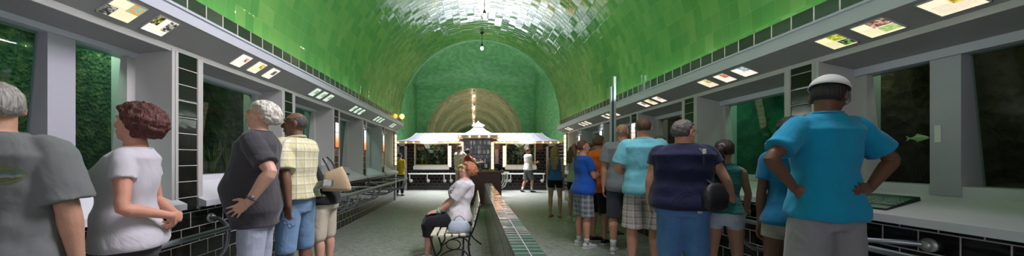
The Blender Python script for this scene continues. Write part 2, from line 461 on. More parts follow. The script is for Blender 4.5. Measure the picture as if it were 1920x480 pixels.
# rotunda: arched walls, side walls, dome with a skylight
ZR = 5.25
def archwall(name, y, cx, r, zs, x0, x1, z0, z1, mat, th=.12):
    bm = bmesh.new(); uvl = bm.loops.layers.uv.new('UVMap')
    K = 40
    inner = [(cx-r, z0)]+[(cx-r*math.cos(PI*i/K), zs+r*math.sin(PI*i/K)) for i in range(K+1)]+[(cx+r, z0)]
    outer = []
    for x, z in inner:
        if z <= zs: outer.append((x0 if x < cx else x1, z))
        else:
            dx, dz = x-cx, z-zs
            s = 1e9
            if dx < 0: s = min(s, (x0-cx)/dx)
            if dx > 0: s = min(s, (x1-cx)/dx)
            if dz > 0: s = min(s, (z1-zs)/dz)
            outer.append((cx+dx*s, zs+dz*s))
    outer[0] = (x0, z0); outer[-1] = (x1, z0)
    for i in range(len(inner)-1):
        p = [inner[i], outer[i], outer[i+1], inner[i+1]]
        for yy in (y, y+th):
            quad(bm, [(a, yy, b) for a, b in p], 0, p, uvl)
    # corners the radial fan misses
    for sx, xx in ((-1, x0), (1, x1)):
        a = None
        for i in range(len(outer)-1):
            q0, q1 = outer[i], outer[i+1]
            if abs(q0[0]-xx) < 1e-6 and abs(q1[1]-z1) < 1e-6 and abs(q1[0]-xx) > 1e-6: a = (q0, q1)
            if abs(q1[0]-xx) < 1e-6 and abs(q0[1]-z1) < 1e-6 and abs(q0[0]-xx) > 1e-6: a = (q0, q1)
        if a:
            p = [a[0], a[1], (xx, z1)]
            for yy in (y, y+th): quad(bm, [(u, yy, v) for u, v in p], 0, p, uvl)
    for i in range(len(inner)-1):
        (a, b), (c, d) = inner[i], inner[i+1]
        quad(bm, [(a, y, b), (c, y, d), (c, y+th, d), (a, y+th, b)], 0, [(b, 0), (d, 0), (d, th), (b, th)], uvl)
    o = finish(name, bm, mat, recalc=False); return tag(o, kind='structure')
archwall('wall_far', 18.297, .05, 2.5, 2.6, -3.0, 3.2, 0, ZR, M_dome)
archwall('wall_near', YE, CXV, RV+.02, 2.56, -3.9, 4.3, 2.45, ZR, M_dome)
def sidewall(name, x0, x1):
    bm = bmesh.new(); uvl = bm.loops.layers.uv.new('UVMap')
    L = 7.2
    for z0, z1, mi in ((0, 2.05, 1), (2.05, ZR, 0)):
        quad(bm, [(x0, YE, z0), (x1, 18.3, z0), (x1, 18.3, z1), (x0, YE, z1)], mi, [(0, z0), (L, z0), (L, z1), (0, z1)], uvl)
    tag(finish(name, bm, [M_dome, M_black], recalc=False), kind='structure')
sidewall('wall_rotunda_left', -3.8, -3.0); sidewall('wall_rotunda_right', 4.2, 3.2)
bm = bmesh.new(); uvl = bm.loops.layers.uv.new('UVMap')
corners = [(-3.0, 18.3), (3.2, 18.3), (4.2, YE), (-3.8, YE)]
NS = 24
def plan(k):
    side, f = divmod(k, NS); a = corners[side % 4]; b = corners[(side+1) % 4]; f /= NS
    return Vector((a[0]+(b[0]-a[0])*f, a[1]+(b[1]-a[1])*f))
cen = Vector((.15, 14.6)); rings = []
ROW = 12
for j in range(ROW+1):
    t = j/ROW; ring = []
    for k in range(4*NS):
        p = plan(k); d = (p-cen); L = d.length; dn = d.normalized()
        rr = 3.5
        sq = L; bl = min(1, t*1.4); bl = bl*bl*bl*(bl*(bl*6-15)+10)
        R = sq*(1-bl)+rr*bl
        R *= math.cos(t*1.12) if True else 1
        z = ZR+1.95*math.sin(t*1.12)/math.sin(1.12)
        q = cen+dn*R
        ring.append((bm.verts.new((q.x, q.y, z)), k, z, R))
    rings.append(ring)
for j in range(ROW):
    for k in range(4*NS):
        k2 = (k+1) % (4*NS)
        a, b, c, d = rings[j][k], rings[j][k2], rings[j+1][k2], rings[j+1][k]
        f = bm.faces.new((a[0], b[0], c[0], d[0])); f.smooth = True
        for l, (q, kk) in zip(f.loops, ((a, k), (b, k+1), (c, k+1), (d, k))): l[uvl].uv = (kk*.26, q[2]*1.2)
o = finish('ceiling', bm, M_dome, recalc=False); tag(o, 'deep green tile dome over the rotunda', kind='structure')
for p in o.data.polygons: p.use_smooth = True
bm = bmesh.new(); box(bm, -2, 2.4, 12.6, 16.6, 7.18, 7.25)
tag(finish('window_1', bm, plain('skylight_frame', (.6, .6, .6), .5)), 'skylight closing the crown of the dome', kind='structure')

# ---- side wall profiles; s = -1 left, +1 right; z stored as height above the lens
CAMZ = 1.3
W = {-1: dict(wall=2.53, lip=2.28, lt=1.19, lb=1.09, p=2.50, cr=.95, st=.905, b=2.80, bt=.876, bb=.84, lgt=-.155, lgb=-.21, s=2.42, stp=-.37, sbt=-.42, gt=2.85, gb=2.94, vx=2.33, zs=ZS_L),
     1: dict(wall=2.95, lip=2.72, lt=1.10, lb=.98, p=2.97, cr=.882, st=.838, b=3.30, bt=.77, bb=.715, lgt=-.18, lgb=-.25, s=2.85, stp=-.376, sbt=-.43, gt=3.35, gb=3.44, vx=2.77, zs=ZS_R)}
SIDE = {-1: 'left', 1: 'right'}
PIL = {-1: [-.32, 1.32, 2.93, 4.58, 6.21, 7.84, 9.47], 1: [-.2, 1.40, 3.04, 4.67, 6.31, 7.95, 9.60]}
WY1 = 11.25
trim_n = [2]
def tname():
    n = trim_n[0]; trim_n[0] += 1; return 'trim_%d' % n
for s in (-1, 1):
    d = W[s]
    # wainscot
    bm = bmesh.new(); box(bm, *sorted((s*d['wall'], s*(d['wall']+.15))), YB, WY1, 0, CAMZ+d['sbt']+.05); autouv(bm)
    tag(finish('wall_'+SIDE[s], bm, M_black), 'black glazed tile wall under the tank sills on the %s' % SIDE[s], kind='structure')
    # backing shell
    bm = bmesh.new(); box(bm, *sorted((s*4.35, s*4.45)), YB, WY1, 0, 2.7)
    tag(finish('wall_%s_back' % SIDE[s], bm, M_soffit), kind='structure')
    # cornice: lip, tilted soffit, crease strip, roof of the cornice
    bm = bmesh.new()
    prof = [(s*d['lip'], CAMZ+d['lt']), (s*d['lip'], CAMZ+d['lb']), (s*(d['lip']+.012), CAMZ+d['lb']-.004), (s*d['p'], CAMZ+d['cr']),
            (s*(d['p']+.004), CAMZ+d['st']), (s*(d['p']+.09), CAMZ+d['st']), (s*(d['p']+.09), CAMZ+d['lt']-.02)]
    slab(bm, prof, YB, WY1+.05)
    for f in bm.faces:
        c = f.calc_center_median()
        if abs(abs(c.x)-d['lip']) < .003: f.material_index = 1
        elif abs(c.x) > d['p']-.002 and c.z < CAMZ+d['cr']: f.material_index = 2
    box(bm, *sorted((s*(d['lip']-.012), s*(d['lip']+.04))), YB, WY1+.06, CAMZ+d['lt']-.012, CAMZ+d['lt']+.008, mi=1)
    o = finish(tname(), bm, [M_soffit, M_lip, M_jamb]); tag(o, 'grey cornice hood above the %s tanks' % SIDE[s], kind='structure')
    # dark tile course under the vault
    bm = bmesh.new(); uvl = bm.loops.layers.uv.new('UVMap')
    zt = d['zs']+.012; z0 = CAMZ+d['lt']-.03
    x = s*d['vx']
    vs = [(x, YB, z0), (x, YE+.05, z0), (x, YE+.05, zt), (x, YB, zt)]
    quad(bm, vs, 0, [(YB, .01), (YE, .01), (YE, .15), (YB, .15)], uvl)
    xb = s*(d['vx']+.1)
    quad(bm, [(x, YB, zt), (x, YE+.05, zt), (xb, YE+.05, zt), (xb, YB, zt)], 0, [(0, .1), (0, .1), (0, .1), (0, .1)], uvl)
    tag(finish(tname(), bm, M_ledge, recalc=False), 'course of dark square tiles at the foot of the vault', kind='structure')
    # pilasters
    for y0 in PIL[s]:
        bm = bmesh.new(); a, b = sorted((s*(d['p']+.002), s*(d['p']+.14)))
        r0 = CAMZ+d['sbt']-.02
        box(bm, a, b, y0, y0+.21, r0, CAMZ+d['st']+.01); autouv(bm)
        uvl = bm.loops.layers.uv.verify()
        for f in bm.faces:
            for l in f.loops: l[uvl].uv.x -= (y0 % .21)
        for yy in (y0-.028, y0+.21):
            x0, x1 = sorted((s*(d['p']-.006), s*(d['p']+.14)))
            box(bm, x0, x1, yy, yy+.028, r0, CAMZ+d['st']+.012, mi=1)
        tag(finish(tname(), bm, [M_bstack, M_jamb]), 'black tile pilaster with pale edge strips', kind='structure')
    # end pier
    bm = bmesh.new(); a, b = sorted((s*(d['p']-.0), s*4.3)); box(bm, a, b, WY1-.14, WY1, 0, CAMZ+d['cr'])
    tag(finish(tname(), bm, M_jamb), 'pale end pier of the %s tank wall' % SIDE[s], kind='structure')

# ---- tank bays
def tank_mat(name, a, b_, c_, sc=5):
    m, t, b = nt(name)
    tc = t.nodes.new('ShaderNodeTexCoord')
    n = N(t, 'ShaderNodeTexNoise', Scale=sc, Detail=8, Roughness=.7, Distortion=.6); t.links.new(tc.outputs['Object'], n.inputs['Vector'])
    vo = N(t, 'ShaderNodeTexVoronoi', Scale=sc*3); t.links.new(tc.outputs['Object'], vo.inputs['Vector'])
    t.links.new(ramp(t, n.outputs[0], [(.3, a), (.5, b_), (.68, c_)]), b.inputs['Base Color'])
    b.inputs['Roughness'].default_value = .8
    h = M_(t, 'ADD', n.outputs[0], M_(t, 'MULTIPLY', vo.outputs[0], .5))
    bp = N(t, 'ShaderNodeBump', Strength=.9, Distance=.06); t.links.new(h, bp.inputs['Height']); t.links.new(bp.outputs[0], b.inputs['Normal'])
    return m
T_algae = tank_mat('algae_covered_rock', (.006, .025, .012), (.025, .085, .035), (.22, .22, .08), 12)
T_rock = tank_mat('tank_rock', (.008, .012, .008), (.03, .045, .025), (.12, .11, .06), 4)
T_teal = tank_mat('teal_tank_wall', (.005, .07, .04), (.015, .16, .09), (.06, .22, .12), 3)
T_brown = tank_mat('brown_tank_wood', (.02, .012, .006), (.06, .04, .02), (.14, .10, .06), 4)
G_pane = glass_mat('tank_glass', (.8, .92, .88))
win_n = [2]
TANKS = {}
def bay(s, y0, y1, tank, light, lcol, pier=None, sillmat=None):
    d = W[s]; n = win_n[0]; win_n[0] += 1
    root = empty('window_%d' % n, (s*d['p'], (y0+y1)/2, CAMZ+d['lgb']), 0, kind='structure')
    root['label'] = 'tank window bay %s wall between black pilasters' % SIDE[s]
    bpy.context.view_layer.update()
    inv = root.matrix_world.inverted()
    def put(name, bm, mat, smooth=False):
        bmesh.ops.transform(bm, matrix=inv, verts=bm.verts)
        return finish(name, bm, mat, root, smooth)
    Z = CAMZ
    # hood: soffit sloping back to the header beam
    bm = bmesh.new()
    slab(bm, [(s*(d['p']+.02), Z+d['st']), (s*d['b'], Z+d['bt']), (s*d['b'], Z+d['bt']+.3), (s*(d['p']+.02), Z+d['bt']+.3)], y0, y1)
    put('hood', bm, M_soffit)
    bm = bmesh.new(); box(bm, *sorted((s*(d['b']-.03), s*(d['b']+.12))), y0, y1, Z+d['bb'], Z+d['bt']+.02, .004)
    put('header_beam', bm, M_lip)
    # jambs
    for a, b in ((y0, y0+.03), (y1-.03, y1)):
        bm = bmesh.new()
        slab(bm, [(s*(d['p']-.004), Z+d['st']+.02), (s*(d['b']+.2), Z+d['bt']+.05), (s*(d['b']+.2), Z+d['lgb']-.05), (s*d['s'], Z+d['stp']), (s*d['p'], Z+d['stp']+.03)], a, b)
        put('jamb', bm, M_jamb)
    for a, b in ((y0+.03, y0+.10), (y1-.10, y1-.03)):
        bm = bmesh.new(); slab(bm, [(s*d['b'], Z+d['bb']), (s*(d['gt']), Z+d['bb']), (s*(d['gb']), Z+d['lgt']), (s*d['b'], Z+d['lgt'])], a, b)
        put('stile', bm, M_jamb)
    if pier:
        bm = bmesh.new()
        slab(bm, [(s*(d['b']-.01), Z+d['bb']), (s*(d['gt']+.02), Z+d['bb']), (s*(d['gb']+.02), Z+d['lgt']), (s*(d['b']-.01), Z+d['lgb'])], pier[0], pier[1])
        put('pier', bm, M_paint)
    # ledge and sill
    bm = bmesh.new()
    slab(bm, [(s*d['b'], Z+d['lgt']), (s*(d['gb']+.03), Z+d['lgt']), (s*(d['gb']+.03), Z+d['sbt']), (s*d['s'], Z+d['sbt']), (s*d['s'], Z+d['stp']), (s*d['b'], Z+d['lgb'])], y0-.03, y1+.03)
    put('sill', bm, sillmat or M_sill)
    # glass
    bm = bmesh.new()
    slab(bm, [(s*d['gt'], Z+d['bb']), (s*(d['gt']+.012), Z+d['bb']), (s*(d['gb']+.012), Z+d['lgt']), (s*d['gb'], Z+d['lgt'])], y0+.05, y1-.05)
    put('pane', bm, G_pane)
    # tank behind
    bm = bmesh.new(); X0, X1 = s*(d['gb']+.02), s*(d['gb']+.62)
    zt, zb = Z+d['bb']+.25, Z+d['lgt']-.12
    K = 22
    def wallp(fn, a, b):
        g = [[bm.verts.new(fn(i/K, j/K)) for j in range(K+1)] for i in range(K+1)]
        for i in range(K):
            for j in range(K): bm.faces.new((g[i][j], g[i+1][j], g[i+1][j+1], g[i][j+1]))
    def nz(p): return .09*noise.fractal(Vector(p)*3.1, .8, 2.1, 4)
    wallp(lambda i, j: (X1-s*abs(nz((i*1.4+y0, j, s)))*1.5, y0+(y1-y0)*i, zb+(zt-zb)*j), 0, 0)
    wallp(lambda i, j: (X0+(X1-X0)*i, y0+.01, zb+(zt-zb)*j), 0, 0)
    wallp(lambda i, j: (X0+(X1-X0)*i, y1-.012, zb+(zt-zb)*j), 0, 0)
    wallp(lambda i, j: (X0+(X1-X0)*i, y0+(y1-y0)*j, zb+.02+.35*abs(nz((i, j*2+y0, 2)))+.25*i*i*.4), 0, 0)
    quad(bm, [(X0, y0, zt), (X1, y0, zt), (X1, y1, zt), (X0, y1, zt)])
    quad(bm, [(X0-s*.03, y0, zt), (X0-s*.03, y1, zt), (X0-s*.03, y1, Z+d['bb']), (X0-s*.03, y0, Z+d['bb'])])
    put('tank', bm, tank, True)
    if light:
        ly = (y0+y1)/2+(.32 if pier else 0)
        a = area('tank_lamp', (X0+s*.10, ly, zt-.02), .12, light, lcol, (X0, ly, 0), .6 if pier else .9)
        a.rotation_euler = (0, 0, 0)
    return root
G = (.55, 1, .65)
lb = PIL[-1]; rb = PIL[1]
specs_l = [(T_algae, 5, (.75, 1, .75), (2.27, 2.43)), (T_rock, 2.5, (.75, 1, .6), None), (T_teal, 1.2, G, None), (T_rock, .5, G, None), (T_teal, 5, (.8, .9, 1), None), (T_rock, 1, G, None)]
ends = lb[1:]+[WY1-.14]
for k in range(len(ends)-1):
    t_, l_, c_, p_ = specs_l[k]
    bay(-1, ends[k]+.24, ends[k+1]-.03 if k < len(ends)-2 else ends[k+1], t_, l_, c_, p_)
bay(-1, lb[0]+.24, lb[1]-.03, T_rock, 0, G)
specs_r = [(T_brown, .9, (.8, 1, .6), (2.34, 2.50)), (T_teal, 2.2, G, None), (T_brown, .8, (1, .9, .7), None), (T_rock, .8, G, None), (T_teal, .6, G, None), (T_rock, .5, G, None)]
ends = rb[1:]+[WY1-.14]
for k in range(len(ends)-1):
    t_, l_, c_, p_ = specs_r[k]
    bay(1, ends[k]+.24, ends[k+1]-.03 if k < len(ends)-2 else ends[k+1], t_, l_, c_, p_)
bay(1, rb[0]+.24, rb[1]-.03, T_rock, 0, G)

# ---- handrails
def handrail(s, y0, y1, feet, label):
    d = W[s]; X = {-1: 2.10, 1: 2.60}[s]; wl = d['wall']; z = .72
    root = empty('handrail', (s*X, (y0+y1)/2, 0), 0, label, 'handrail')
    oy = (y0+y1)/2
    bm = bmesh.new(); tube(bm, [(0, y0-oy, z), (0, y1-oy, z)], .021, 12, round_=True)
    finish('top_rail', bm, M_steel, root, True)
    for i, (ya, dr) in enumerate(feet):
        # one bent pipe: leaves the wall, meets the rail, drops in a J and returns to the wall
        bm = bmesh.new(); w_ = s*(wl-X)
        tube(bm, [(w_, ya-oy, z+.03), (w_*.6, ya-oy+dr*.10, z+.03), (w_*.15, ya-oy+dr*.28, z+.01), (0, ya-oy+dr*.36, z)], .018, 10, 4)
        b = finish('stay_pipe', bm, M_steel, root, True)
        bm = bmesh.new(); disc(bm, (w_-s*.008, ya-oy, z+.03), (1, 0, 0), .045, .02); disc(bm, (w_-s*.03, ya-oy, z+.03), (1, 0, 0), .028, .03)
        finish('flange', bm, M_flange, b, True)
        bm = bmesh.new(); yb = ya-oy+dr*.36
        tube(bm, [(0, yb, z), (s*.0, yb, z-.09), (s*.03, yb, z-.19), (s*.11, yb, z-.27), (s*.22, yb, z-.30), (w_, yb, z-.30)], .018, 10, 4)
        b = finish('support_pipe', bm, M_steel, root, True)
        bm = bmesh.new(); disc(bm, (w_-s*.008, yb, z-.30), (1, 0, 0), .045, .02); disc(bm, (w_-s*.03, yb, z-.30), (1, 0, 0), .028, .03)
        finish('flange', bm, M_flange, b, True)
    return root
fl = []
for k in range(5): fl += [(3.97+1.5*k, 1), (5.15+1.5*k, -1)]
handrail(-1, 1.82, 10.95, [(3.32, -1)]+fl, 'grey pipe handrail on curved brackets along the left tank wall')
fl = []
for k in range(5): fl += [(3.75+1.5*k, -1), (4.05+1.5*k, 1)]
handrail(1, 1.0, 10.95, [(1.0, 1), (2.24, 1)]+fl, 'grey pipe handrail on curved brackets along the right tank wall')

# ---- backlit species cards in the soffits
def card_mat(name, bg, pics, strength):
    m, t, b = nt(name)
    uv = t.nodes.new('ShaderNodeTexCoord').outputs['UV']
    sp = t.nodes.new('ShaderNodeSeparateXYZ'); t.links.new(uv, sp.inputs[0]); u, v = sp.outputs[0], sp.outputs[1]
    def inr(x0, x1, y0, y1):
        return M_(t, 'MULTIPLY', M_(t, 'MULTIPLY', M_(t, 'GREATER_THAN', u, x0), M_(t, 'LESS_THAN', u, x1)),
                  M_(t, 'MULTIPLY', M_(t, 'GREATER_THAN', v, y0), M_(t, 'LESS_THAN', v, y1)))
    wv = N(t, 'ShaderNodeTexNoise', Scale=60, Detail=2); mp = t.nodes.new('ShaderNodeMapping'); mp.inputs['Scale'].default_value = (1, .06, 1)
    t.links.new(uv, mp.inputs[0]); t.links.new(mp.outputs[0], wv.inputs['Vector'])
    ln = M_(t, 'LESS_THAN', M_(t, 'FRACT', M_(t, 'MULTIPLY', v, 11)), .35)
    tx = M_(t, 'MULTIPLY', M_(t, 'MULTIPLY', ln, M_(t, 'GREATER_THAN', wv.outputs[0], .42)), inr(.08, .92, .1, .62))
    c = mixc(t, M_(t, 'MULTIPLY', tx, .55), bg, (.25, .22, .16))
    n = N(t, 'ShaderNodeTexNoise', Scale=7, Detail=5, Distortion=1); t.links.new(uv, n.inputs['Vector'])
    for (x0, x1, y0, y1, ca, cb) in pics:
        c = mixc(t, inr(x0, x1, y0, y1), c, ramp(t, n.outputs[0], [(.45, ca), (.58, cb)]))
    t.links.new(c, b.inputs['Base Color']); t.links.new(c, b.inputs['Emission Color'])
    b.inputs['Emission Strength'].default_value = strength; b.inputs['Roughness'].default_value = .3
    return m
warm = (.95, .82, .55); cool = (.72, .85, .75); pale = (.95, .85, .75)
CM = {
 'a': card_mat('card_lizard', warm, [(0, .35, .0, .5, (.02, .02, .02), (.35, .35, .3)), (.55, 1, .5, 1, (.75, .3, .05), (.1, .5, .5))], .75),
 'b': card_mat('card_fish', pale, [(0, .36, .45, 1, (.01, .012, .01), (.4, .4, .1)), (.64, 1, .3, .95, (.02, .02, .02), (.5, .48, .4))], .8),
 'c': card_mat('card_small', pale, [(.6, .9, .5, .85, (.25, .12, .08), (.8, .4, .3))], .8),
 'd': card_mat('card_yellow', (.95, .8, .6), [(.55, .95, .5, .9, (.3, .2, .03), (.9, .7, .1))], .8),
 'e': card_mat('card_dark_picture', pale, [(.5, .9, .4, .85, (.02, .02, .02), (.3, .25, .2))], .8),
 'f': card_mat('card_green', cool, [(.5, .95, .35, .8, (.1, .35, .1), (.3, .55, .25))], .7),
 'g': card_mat('card_turtle', (.93, .85, .5), [(.5, 1, .55, 1, (.25, .3, .02), (.7, .7, .1)), (.55, 1, .05, .5, (.01, .01, .01), (.2, .4, .1))], .75),
 'h': card_mat('card_frog', (.93, .84, .55), [(.45, 1, .55, 1, (.15, .05, .04), (.6, .4, .3)), (.5, 1, .1, .5, (.3, .45, .15), (.5, .6, .2))], .8),
 'i': card_mat('card_blue', pale, [(.5, 1, .5, 1, (.05, .3, .7), (.75, .6, .1))], .85),
 'j': card_mat('card_red', pale, [(.5, .95, .5, .95, (.35, .08, .04), (.8, .3, .1))], .85)}
def card(s, y, key, ln=.19, label='', fr=(.12, .80)):
    d = W[s]
    a = Vector((s*(d['lip']+.012), 0, CAMZ+d['lb']-.004)); b = Vector((s*d['p'], 0, CAMZ+d['cr']))
    e = (b-a); L = e.length; en = e.normalized()
    nrm = Vector((-s*abs(en.z), 0, -abs(en.x)))  # towards the hall
    p0 = a+en*L*fr[0]; p1 = a+en*L*fr[1]; mid = (p0+p1)/2
    root = empty('backlit_card', (mid.x, y, mid.z), 0, label, 'information card', 'backlit species cards in the cornice hoods')
    h = ln/2; off = nrm*.004
    A = p0-mid; B = p1-mid
    bm = bmesh.new(); uvl = bm.loops.layers.uv.new('UVMap')
    # text reads from the hall; u runs along the wall, v towards the lip
    y0, y1 = (-h, h)
    us = (0, 1) if s == -1 else (1, 0)
    top = [A+off*1.6, B+off*1.6]
    f = [(top[1].x, y0, top[1].z), (top[1].x, y1, top[1].z), (top[0].x, y1, top[0].z), (top[0].x, y0, top[0].z)]
    quad(bm, f, 0, [(us[0], 0), (us[1], 0), (us[1], 1), (us[0], 1)], uvl)
    g = [(p[0]-off.x*.9, p[1], p[2]-off.z*.9) for p in f]
    for i in range(4): quad(bm, [f[i], f[(i+1) % 4], g[(i+1) % 4], g[i]], 0, [(.5, .3)]*4, uvl)
    finish('face', bm, CM[key], root, recalc=False)
    bm = bmesh.new(); e_ = .006
    for (ya, yb_, ta, tb) in ((-h-e_, -h, -.03, 1.03), (h, h+e_, -.03, 1.03), (-h-e_, h+e_, -.03, .0), (-h-e_, h+e_, 1.0, 1.03)):
        P = [A+(B-A)*ta, A+(B-A)*tb]
        v0 = [P[0]-off, P[1]-off, P[1]+off*2, P[0]+off*2]
        aa = [bm.verts.new((v.x, ya, v.z)) for v in v0]; bb = [bm.verts.new((v.x, yb_, v.z)) for v in v0]
        bm.faces.new(aa); bm.faces.new(bb[::-1])
        for i in range(4): bm.faces.new((aa[i], aa[(i+1) % 4], bb[(i+1) % 4], bb[i]))
    finish('frame', bm, M_cardback, root)
    return root
card(-1, 2.36, 'a', .20, 'largest card overhead left, lizard and orange pictures around its text')
card(-1, 2.64, 'b', .17, 'left card with two dark fish pictures, next after the lizard card')
card(-1, 3.56, 'c', .15, 'near one of three cream cards above white-haired man, small red picture')
card(-1, 3.82, 'd', .15, 'middle of three cream cards above white-haired man, yellow picture')
card(-1, 4.08, 'e', .15, 'far one of three cream cards above white-haired man, dark picture')
card(1, 2.06, 'd', .2, 'cream card cut by the top right edge of the photo')
card(1, 2.44, 'h', .20, 'right card with brown and green pictures over the capped man, nearer of two')
card(1, 2.72, 'g', .17, 'right card with yellow and black pictures, just beyond the brown and green one')
card(1, 3.64, 'i', .17, 'nearest of three right cards, blue and yellow picture, above girl')
card(1, 3.92, 'j', .16, 'middle of three right cards, red round picture, above girl')
card(1, 4.20, 'd', .16, 'far one of three right cards with a yellow picture, above girl')
words = ['nearest', 'middle', 'farthest']
spots = {-1: [(5.21, 'second'), (6.88, 'third'), (8.5, 'fourth'), (10.1, 'last')], 1: [(5.3, 'second'), (6.95, 'third'), (8.6, 'fourth'), (10.2, 'last')]}
for s in (-1, 1):
    for y, nm in spots[s]:
        for k in range(3):
            if nm == 'last' and k == 2: continue
            card(s, y+.245*k, 'fff'[k] if s == -1 else 'cde'[k], .15,
                 '%s card of the %s row of cards along the %s cornice' % (words[k], nm, SIDE[s]))

# lit pictures on the far pilasters
def picture_mat():
    m, t, b = nt('backlit_fish_picture')
    tc = t.nodes.new('ShaderNodeTexCoord'); sp = t.nodes.new('ShaderNodeSeparateXYZ'); t.links.new(tc.outputs['Object'], sp.inputs[0])
    n = N(t, 'ShaderNodeTexNoise', Scale=14, Detail=3); t.links.new(tc.outputs['Object'], n.inputs['Vector'])
    z = M_(t, 'ADD', sp.outputs[2], M_(t, 'MULTIPLY', M_(t, 'SUBTRACT', n.outputs[0], .5), .12))
    c = ramp(t, M_(t, 'ADD', z, .5), [(0, (.03, .12, .15)), (.30, (.35, .12, .05)), (.42, (.8, .2, .05)), (.52, (.9, .45, .2)), (.62, (.85, .8, .95)), (.9, (.75, .75, .95))])
    t.links.new(c, b.inputs['Base Color']); t.links.new(c, b.inputs['Emission Color']); b.inputs['Emission Strength'].default_value = .8
    return m
M_pic = picture_mat()
for s in (-1, 1):
    nm = ['third', 'fourth', 'fifth']
    for k, y0 in enumerate(PIL[s][4:7]):
        d = W[s]
        root = empty('wall_picture', (s*(d['p']-.006), y0+.105, 1.68), 0, 'backlit picture panel on %s black pilaster of %s wall' % (nm[k], SIDE[s]), 'picture', 'lit picture panels on the pilasters')
        bm = bmesh.new(); box(bm, -.008, .008, -.085, .085, -.15, .3, .003); finish('picture', bm, M_pic, root)
        bm = bmesh.new()
        for a in ((-.1, -.085, -.16, .31), (.085, .1, -.16, .31), (-.1, .1, .30, .315), (-.1, .1, -.165, -.15), (-.1, .1, .12, .128)):
            box(bm, -.012, .012, *a)
        finish('frame', bm, M_iron, root)
# hanging globe bulbs
M_bulb = emit('lit_globe_bulb', (1, .86, .62), 16)
M_farbulb = emit('far_orange_bulb', (1, .55, .28), 4)
def pendant(x, y, zc, zb, label, group=None, r=.045, power=8, bm_=None):
    root = empty('pendant_bulb', (x, y, zc), 0, label, 'lamp', group)
    bm = bmesh.new(); L = zc-zb
    disc(bm, (0, 0, -.015), (0, 0, 1), .065, .03, r2=.05); finish('ceiling_rose', bm, M_iron, root, True)
    bm = bmesh.new(); tube(bm, [(0, 0, -.02), (0, 0, -.07), (0, 0, -.08), (0, 0, -L+.13)], [.03, .022, .008, .008], 10); finish('stem', bm, M_iron, root, True)
    bm = bmesh.new(); tube(bm, [(0, 0, -L+.14), (0, 0, -L+.09), (0, 0, -L+.04)], [.018, .034, .03], 12); finish('socket', bm, M_iron, root, True)
    bm = bmesh.new(); ball(bm, (0, 0, -L), (r, r, r*1.15), 16); finish('bulb', bm, bm_ or M_bulb, root, True)
    if power:
        d = bpy.data.lights.new('bulb_lamp', 'POINT'); d.energy = power; d.color = (1, .82, .6); d.shadow_soft_size = .05
        o = bpy.data.objects.new('bulb_lamp', d); col.objects.link(o); o.location = (x, y, zb-.12)
    return root
pendant(CXV+.03, 10.3, 5.10, 4.62, 'lit globe bulb hanging near the far arch of the green vault', power=6)
pendant(CXV+.03, 8.0, 5.10, 4.63, 'lit globe bulb hanging highest in view from the green vault', power=6)
pendant(CXV+.03, 5.7, 5.10, 4.63, 'lit globe bulb above the top edge of the photo', power=6)
pendant(CXV+.03, 3.4, 5.10, 4.63, 'lit globe bulb near the photographer', power=6)
for k in range(9):
    pendant(.02, 18.7+2.3*k, 5.08, 4.75-.25*(k % 2), 'lit globe bulb in the row down the olive vault', 'row of bulbs in the far olive vault', r=.07, power=2 if k % 2 == 0 else 0, bm_=M_farbulb)
# gold lamp standing on the left cornice end
root = empty('globe_lamp', (-2.22, 10.75, 2.50), 0, 'glowing gold globe lamp standing on the far end of the left cornice', 'lamp')
bm = bmesh.new(); tube(bm, [(0, 0, 0), (0, 0, .01), (0, 0, .03), (0, 0, .09)], [.05, .05, .015, .02], 14); finish('base', bm, plain('brass', (.5, .33, .08), .3, metal=1), root, True)
bm = bmesh.new(); ball(bm, (0, 0, .15), .075, 16); finish('globe', bm, emit('amber_glow', (1, .6, .12), 4), root, True)
# tall white post by the right cornice
root = empty('display_post', (2.50, 6.15, 0), 0, 'tall slim white and dark metal post rising past the right cornice', 'post')
bm = bmesh.new(); box(bm, -.02, .02, -.02, .02, .02, 2.78, .004); finish('pole', bm, M_sill, root)
bm = bmesh.new(); box(bm, -.055, -.025, -.03, .03, .7, 2.60, .004); finish('side_channel', bm, plain('dark_teal_glass', (.03, .08, .1), .1), root)
bm = bmesh.new(); box(bm, -.075, -.055, -.03, .03, .7, 2.60, .003); finish('edge_strip', bm, M_lip, root)
bm = bmesh.new(); box(bm, -.12, .12, -.12, .12, 0, .02, .004); finish('base', bm, M_iron, root)
# ================================================================= far tank house, booth, counter
KY = 15.1
def KX(px): return (px-888)*KY/650
def KZ(py): return CAMZ+(299-py)*KY/650
M_roof = plain('white_painted_roof', (.62, .64, .74), .4, var=.04)
M_cream = plain('cream_trim', (.62, .60, .48), .5)
M_white = plain('white_gloss', (.7, .72, .7), .35)
M_wood = plain('dark_red_wood', (.10, .035, .02), .35, var=.3, vs=8)
M_glow = None
def glow_blocks():
    m, t, b = nt('lit_glass_block')
    tc = t.nodes.new('ShaderNodeTexCoord'); n = N(t, 'ShaderNodeTexNoise', Scale=6, Detail=2); t.links.new(tc.outputs['Object'], n.inputs['Vector'])
    c = ramp(t, n.outputs[0], [(.3, (.85, .68, .36)), (.7, (1, .92, .68))])
    t.links.new(c, b.inputs['Base Color']); t.links.new(c, b.inputs['Emission Color']); b.inputs['Emission Strength'].default_value = 1.05
    return m
M_glow = glow_blocks()
root = empty('tank_house', (0, KY, 0), 0, 'low building of black tile with white flared metal roof across the far end', 'building')
def kput(name, bm, mat, par=None, smooth=False):
    for v in bm.verts: v.co.y -= KY
    return finish(name, bm, mat, par or root, smooth)
ZE = KZ(266)
